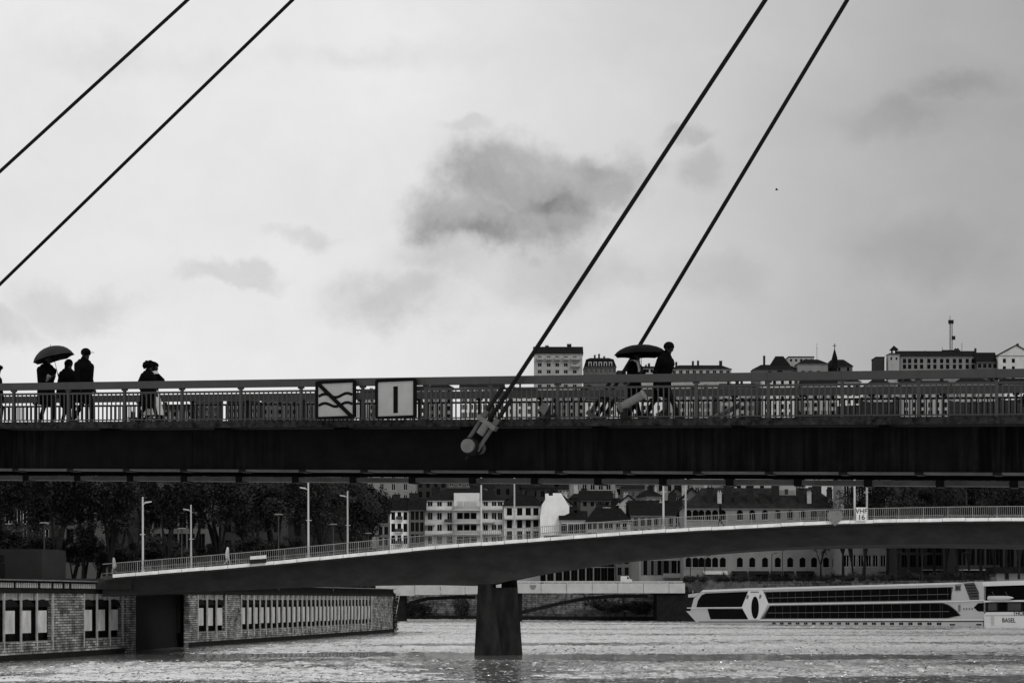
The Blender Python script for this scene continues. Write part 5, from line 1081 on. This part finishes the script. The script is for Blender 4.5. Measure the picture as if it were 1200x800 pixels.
# long stone house on the right bank
LY = 480; LZ = 9.2
ls = house('long_stone_house', 'long grey stone house with arched upper windows and shopfronts below', 801, 985, 595, LY, LZ, 'wall2', [807, 815, 822, 830, 838, 847, 867, 881.5, 896.5, 911.5, 926, 940.5, 954, 968, 979], [603, 628, 658.5], 1.45, 2.4, 'hip', 5.2, 13, roof_m='roof_mid', cy=.12, style='arch', fm='frame_dark', chim=[(832, 571, 1.6), (843, 577, 1, 'render_pale'), (852.5, 563, 1.8), (863, 577, 1.2), (879, 569, 1.6), (893, 578, 1.2), (908.5, 563, 1.8), (939, 572, 1.4), (948, 577, 1.0, 'render_pale'), (957, 563, 2.2), (972, 573, 1.3)], sills=True)
mb_ = thing('mural_panel', 'square painted wall panel standing among the chimneys', 'panel', put(922.5, 589, LY + 4)); m_ = MB(); a, b = put(911.5, 589.5, LY + 4), put(932.5, 569, LY + 4); m_.box(a.x, b.x, LY + 4, LY + 5, a.z, b.z); m_.build('panel', 'wall3', mb_)
for i_, (pa, pb_, mm) in enumerate([((913, 580), (931, 574), 'wall2'), ((919.5, 579), (923.5, 573), 'wall0'), ((913, 588), (931, 581), 'render_pale')]): a, b = put(pa[0], pa[1], LY + 4), put(pb_[0], pb_[1], LY + 4); m_ = MB(); m_.box(a.x, b.x, LY + 3.92 - i_ * .02, LY + 3.998, a.z, b.z); m_.build('painted_patch', mm, mb_)
for i, (x0, x1, m) in enumerate([(858, 876, 'quay_dark'), (878, 902, 'quay_dark'), (904, 917, 'kiosk'), (919, 931, 'quay_dark'), (934, 955, 'quay_dark'), (825, 853, 'render_pale')]):
    a, b = put(x0, 682, LY - 1.6), put(x1, 668.5, LY - 1.6); m_ = MB(); m_.hexa([(a.x, LY - 1.6, b.z - .9), (b.x, LY - 1.6, b.z - .9), (b.x, LY - .02, b.z - .2), (a.x, LY - .02, b.z - .2), (a.x, LY - 1.6, b.z - .75), (b.x, LY - 1.6, b.z - .75), (b.x, LY - .02, b.z), (a.x, LY - .02, b.z)]); aw = m_.build('awning', m, ls)
    m_ = MB(); m_.box(a.x + .2, b.x - .2, LY - .12, LY - .02, LZ + .1, b.z - .6); m_.build('shopfront', 'glass' if m != 'render_pale' else 'wall2', aw)
house('quay_house', 'pale quay house with tall shuttered windows left of the long stone house', 752, 800, 640, LY + 10, 8.6, 'wall3', [757, 764.5, 772, 781, 790, 797], [648, 665], 1.3, 3.6, 'gable', 3, 10, shut=True, fm='frame_dark', balc=[(777, 800, 676)])
house('quay_house', 'grey quay house with a plain facade over the pale bridge', 722, 738.5, 640, LY + 30, 8.0, 'wall1', 2, [656, 669], 1, 2, 'gable', 3, 10)
house('quay_house', 'light grey quay house with tall dark windows over the pale bridge', 640, 721, 640, LY + 34, 8.0, 'wall2', [645, 655, 664, 673, 682, 691, 700, 708, 716], [656, 672.5], 1.7, 3.4, 'gable', 3, 10, fm='frame_dark')
house('quay_house', 'light grey quay house with small windows behind the right bank trees', 986, 1052, 560, LY - 15, 9.3, 'wall2', [992, 1000, 1009, 1018, 1026, 1035, 1044], [575, 590, 605, 630, 657, 673], 1.3, 2.8, 'hip', 3, 12, fm='frame_pale', balc=[(1028, 1050, 668)])
house('quay_house', 'dark grey quay house with balconies behind the right bank trees', 1053, 1118, 562, LY - 28, 9.3, 'wall0', [1060, 1070, 1080, 1090, 1100, 1110], [576, 592, 640, 657, 674], 1.4, 2.8, 'hip', 3, 12, fm='frame_dark', balc=[(1080, 1116, 667)])
house('quay_house', 'dark pillared quay house with tall shutters right of the balconied one', 1119, 1230, 562, LY - 45, 9.3, 'wall0', [1127, 1138, 1149, 1160, 1171, 1184, 1196, 1208, 1220], [580, 596, 655], 1.7, 4.6, 'hip', 3, 12, fm='frame_dark', balc=[(1120, 1170, 667)])
pv = thing('pavilion', 'low pale quay pavilion with dark flat roof above the moored ship', 'kiosk', put(1190, 684, 405)); m_ = MB(); a, b = put(1168, 690, 405), put(1240, 671.5, 405); m_.box(a.x, b.x, 405, 411, 8.6, b.z); m_.build('wall', 'wall2', pv); m_ = MB(); m_.box(a.x - .6, b.x + .6, 404, 412, b.z + .01, b.z + 1.3); m_.build('roof', 'quay_dark', pv)
sb = thing('white_board', 'small white board on the right bank behind the cruise ship', 'board', put(981, 685, 440)); m_ = MB(); a, b = put(975, 683.5, 440), put(987, 677, 440); m_.box(a.x, b.x, 440, 440.3, a.z, b.z); m_.build('panel', 'render_pale', sb); m_ = MB(); m_.box(a.x + .3, a.x + .5, 440.05, 440.25, 8.5, a.z); m_.box(b.x - .5, b.x - .3, 440.05, 440.25, 8.5, a.z); m_.build('legs', 'quay_dark', sb)
# houses behind the plane trees on the left bank
house('quay_house', 'dark grey quay house glimpsed through the plane trees above the kiosk', 4, 62, 560, 345, 6, 'wall0', [10, 20, 31, 42, 53], [582, 605, 628, 650], 1.3, 2.6, 'hip', 3, 11, fm='frame_pale')
house('quay_house', 'grey narrow quay house glimpsed through the plane trees beside it', 64, 112, 556, 350, 6, 'wall1', [70, 82, 94, 106], [580, 604, 628, 650], 1.3, 2.6, 'gable', 3, 11, fm='frame_dark')
house('quay_house', 'grey wide quay house glimpsed through the plane trees behind the ramp lamp posts', 168, 246, 562, 360, 6, 'wall1', [174, 184, 194, 204, 214, 224, 236], [586, 610, 634], 1.3, 2.8, 'hip', 3, 11, fm='frame_dark')
house('quay_house', 'dark grey quay house at the end of the plane trees', 250, 330, 570, 375, 6, 'wall0', 7, [592, 616, 640], 1.2, 2.4, 'hip', 3, 11)

# ================================================================== TREES
def tree_meshes(seed, H, spread, leaf_n, size, leafm, trunk_h=.28):
    rnd = random.Random(seed); tb = MB(); cb = MB(); tips = []
    def limb(p, d, L_, r, lvl):
        q = p + d * L_; tb.cyl(p, q, r, r * .62, n=6 if lvl < 2 else 4, cap=False)
        if lvl >= 3: tips.append(q); return
        if lvl >= 1: tips.append(q)
        for k in range(4 if lvl == 0 else 3):
            a = rnd.uniform(0, 6.28); tl = rnd.uniform(.35, .85) if lvl else rnd.uniform(.3, .75)
            nd = (d + Vector((math.cos(a), math.sin(a), rnd.uniform(-.1, .35))) * tl * 1.15).normalized(); limb(q, nd, L_ * rnd.uniform(.6, .86), r * .55, lvl + 1)
    limb(Vector((0, 0, 0)), Vector((rnd.uniform(-.06, .06), rnd.uniform(-.06, .06), 1)).normalized(), H * trunk_h, H * .021, 0)
    zmax = max(t.z for t in tips); k = H * .93 / zmax
    for t in tips:
        c = Vector((t.x * spread, t.y * spread, t.z * k)); rr = rnd.uniform(.055, .105) * H
        leaf_blob(cb, c, (rr, rr, rr * .75), leaf_n, size, rnd)
    tb.v = [(v[0] * (spread if v[2] > H * trunk_h * 1.02 else 1), v[1] * (spread if v[2] > H * trunk_h * 1.02 else 1), v[2] * (k if v[2] > H * trunk_h * 1.02 else 1)) for v in tb.v]
    return tb.mesh('trunk', 'bark'), cb.mesh('crown', leafm)
protos = [tree_meshes(s, 15, 1.0, 105, .205, 'leaf', .19) for s in (1, 2, 3, 4)] + [tree_meshes(9, 15, .9, 20, .28, 'leaf_pale')]
bush = []
for s in (31, 32):
    rnd = random.Random(s); cb = MB(); tb = MB()
    for k in range(16):
        c = Vector((rnd.gauss(0, .5), rnd.gauss(0, .5), abs(rnd.gauss(.55, .3)))); leaf_blob(cb, c, (.42, .42, .36), 46, .11, rnd); tb.cyl((0, 0, 0), c, .04, .02, n=4)
    bush.append((tb.mesh('stems', 'bark'), cb.mesh('foliage', 'leaf')))
def tree(label, X, Y, z, H, k, group, wide=1.0, name='plane_tree'):
    root = thing(name, label, 'tree', (X, Y, z), random.uniform(0, 6.28), group); s = H / 15; root.scale = (s * wide, s * wide, s)
    link('trunk', protos[k][0], root); link('crown', protos[k][1], root)
def shrub(label, X, Y, z, w, h, k, group):
    root = thing('shrub', label, 'shrub', (X, Y, z), random.uniform(0, 6), group); root.scale = (w, w, h); link('stems', bush[k % 2][0], root); link('foliage', bush[k % 2][1], root)
rnd = random.Random(5)
for i, (px, Y, H, k) in enumerate([(-15, 232, 15, 0), (28, 262, 16.5, 1), (66, 240, 15.5, 2), (98, 276, 17, 3), (128, 250, 15.5, 0), (160, 290, 18, 1), (196, 262, 16.5, 2), (228, 300, 18, 3), (258, 282, 18, 0), (292, 308, 19, 1), (322, 296, 18.5, 2), (350, 318, 20, 3), (380, 306, 19.5, 0), (404, 324, 20, 1), (428, 330, 18.5, 2), (300, 345, 20, 3), (365, 350, 20, 2), (415, 352, 20, 0), (45, 310, 18, 3), (140, 330, 19, 2)]):
    tree('dark plane tree in the dense row along the left quay', (px - 600) * Y / F, Y, 6, H, k, 'plane trees along the left quay', rnd.uniform(1.0, 1.2))
for i in range(34):
    px = -30 + i * 14 + rnd.uniform(-5, 5); Y = 238 + i * 2.6 + rnd.uniform(-6, 6)
    tree('low dark tree filling the gaps under the plane trees of the left quay', (px - 600) * Y / F, Y, 5.2, rnd.uniform(7, 10), i % 4, 'low trees under the plane trees', rnd.uniform(1.1, 1.5), 'low_tree')
for i, (px, Y, H, k) in enumerate([(988, 442, 21, 4), (1012, 424, 22, 0), (1040, 430, 23, 4), (1066, 418, 22, 1), (1095, 424, 23, 2), (1122, 412, 22, 2), (1150, 415, 23, 3), (1180, 405, 22, 3), (1212, 402, 22, 0), (962, 452, 13, 4), (1000, 432, 17, 1), (1052, 420, 16, 2), (1080, 414, 15, 3), (1108, 420, 17, 0), (1136, 418, 16, 1), (1166, 408, 17, 2), (1194, 400, 16, 1)]):
    tree('dark plane tree on the right bank behind the cruise ship', (px - 600) * Y / F, Y, 9, H, k, 'plane trees along the right quay', rnd.uniform(.8, 1.0))
for i, (px, Y, H, k) in enumerate([(722, 575, 9, 0), (738, 582, 10, 1), (755, 578, 9.5, 2), (768, 586, 9, 3), (708, 590, 8, 2), (780, 590, 9, 1), (655, 585, 9, 3), (600, 590, 10, 0), (510, 585, 9, 2), (530, 592, 10, 1), (625, 600, 11, 1)]):
    X = (px - 600) * Y / F; tree('bushy dark tree on the slope above the low roofs', X, Y, hill_z(X, Y) - .5 + 3, H, k, 'bushy trees on the lower slope', 1.3, 'slope_tree')
for i in range(40):
    px = rnd.uniform(150, 1230); Y = rnd.uniform(640, 735) if i % 3 else rnd.uniform(815, 870); X = (px - 600) * Y / F
    tree('round dark tree among the hillside houses', X, Y, hill_z(X, Y) - .5, rnd.uniform(8, 12), i % 4, 'trees among the hillside houses', 1.15, 'hillside_tree')
for i, px in enumerate([807, 815, 826, 846, 851, 862, 872, 883, 895, 908, 921, 936, 948, 958, 968, 979, 990, 1001, 1013, 1026, 1038, 1050, 1063, 1076, 1089, 1102, 1115, 1128, 1141, 1154]):
    p = put(px, 680, 446 - (px - 800) * .12); shrub('dark clipped shrub along the right quay edge behind the cruise ship', p.x, p.y + 3, 8.9, rnd.uniform(1.2, 2.0), rnd.uniform(1.0, 1.6), i, 'shrubs along the right quay edge')
for i, (px, y, w, h) in enumerate([(476, 708, 3.0, 3.2), (470, 716, 2.6, 2.6), (485, 706, 2.4, 2.0), (494, 714, 3, 3), (542, 704, 2.4, 4.5), (705, 702, 3.6, 2.6), (722, 704, 3.8, 2.4), (738, 704, 3.2, 2.2), (752, 706, 3, 2.4)]):
    p = put(px, y, 492 if px < 600 else 460); p.y = interp(FARQ, p.x) - 1.2; shrub('dark creeper hanging on the far quay wall', p.x, p.y, max(.9, p.z - h), w, h, i, 'creepers on the far quay wall')

# ================================================================== SMALL THINGS
for i, (px, ytop, Y) in enumerate([(326.5, 603, 232), (390.5, 614.5, 262), (431.5, 625, 296), (52, 613, 205), (213, 619.5, 225)]):
    a = put(px, ytop, Y); root = thing('street_lamp', 'dark flat-headed street lamp under the plane trees', 'street lamp', (a.x, Y, 6), 0, 'dark street lamps under the plane trees'); h = a.z - 6
    m_ = MB(); m_.cyl((0, 0, 0), (0, 0, h), .09, .06, n=8); m_.build('pole', 'rail_paint', root, world=False); m_ = MB(); m_.cyl((0, 0, h), (0, 0, h + .12), .55, .42, n=14); m_.build('lamp_head', 'shutter', root, world=False)
for i, (px, ytop, Y) in enumerate([(826, 652, 447), (904.5, 649, 444), (917, 645, 441), (1050, 648, 408), (1081, 650, 404), (1128, 648, 398), (809, 655, 452)]):
    a = put(px, ytop, Y); root = thing('quay_lamp', 'slim dark lamp post on the right quay behind the cruise ship', 'street lamp', (a.x, Y, 8.8), 0, 'slim lamp posts on the right quay'); h = a.z - 8.8
    m_ = MB(); m_.cyl((0, 0, 0), (0, 0, h), .1, .07, n=8); m_.build('pole', 'kiosk', root, world=False); m_ = MB(); m_.cyl((0, 0, h), (.9, 0, h + .25), .06, n=6); m_.box(.6, 1.3, -.15, .15, h + .2, h + .34); m_.build('lamp_head', 'kiosk', root, world=False)
bd = thing('bird', 'tiny dark bird high in the sky right of the stay cables', 'bird', put(910, 222.5, 160)); m_ = MB()
ball(m_, (0, 0, 0), (.11, .05, .05), 8, 5); ball(m_, (.12, 0, .02), (.04, .035, .035), 7, 4); m_.build('body', 'coat_black', bd, world=False, smooth=True)
for sy in (-1, 1): m_ = MB(); m_.loft([(.05, 0, .03), (-.06, 0, .03), (-.08, sy * .2, .08), (.0, sy * .22, .08)], [(.05, 0, .045), (-.06, 0, .045), (-.08, sy * .2, .095), (.0, sy * .22, .095)]); m_.build('wing', 'coat_black', bd, world=False)
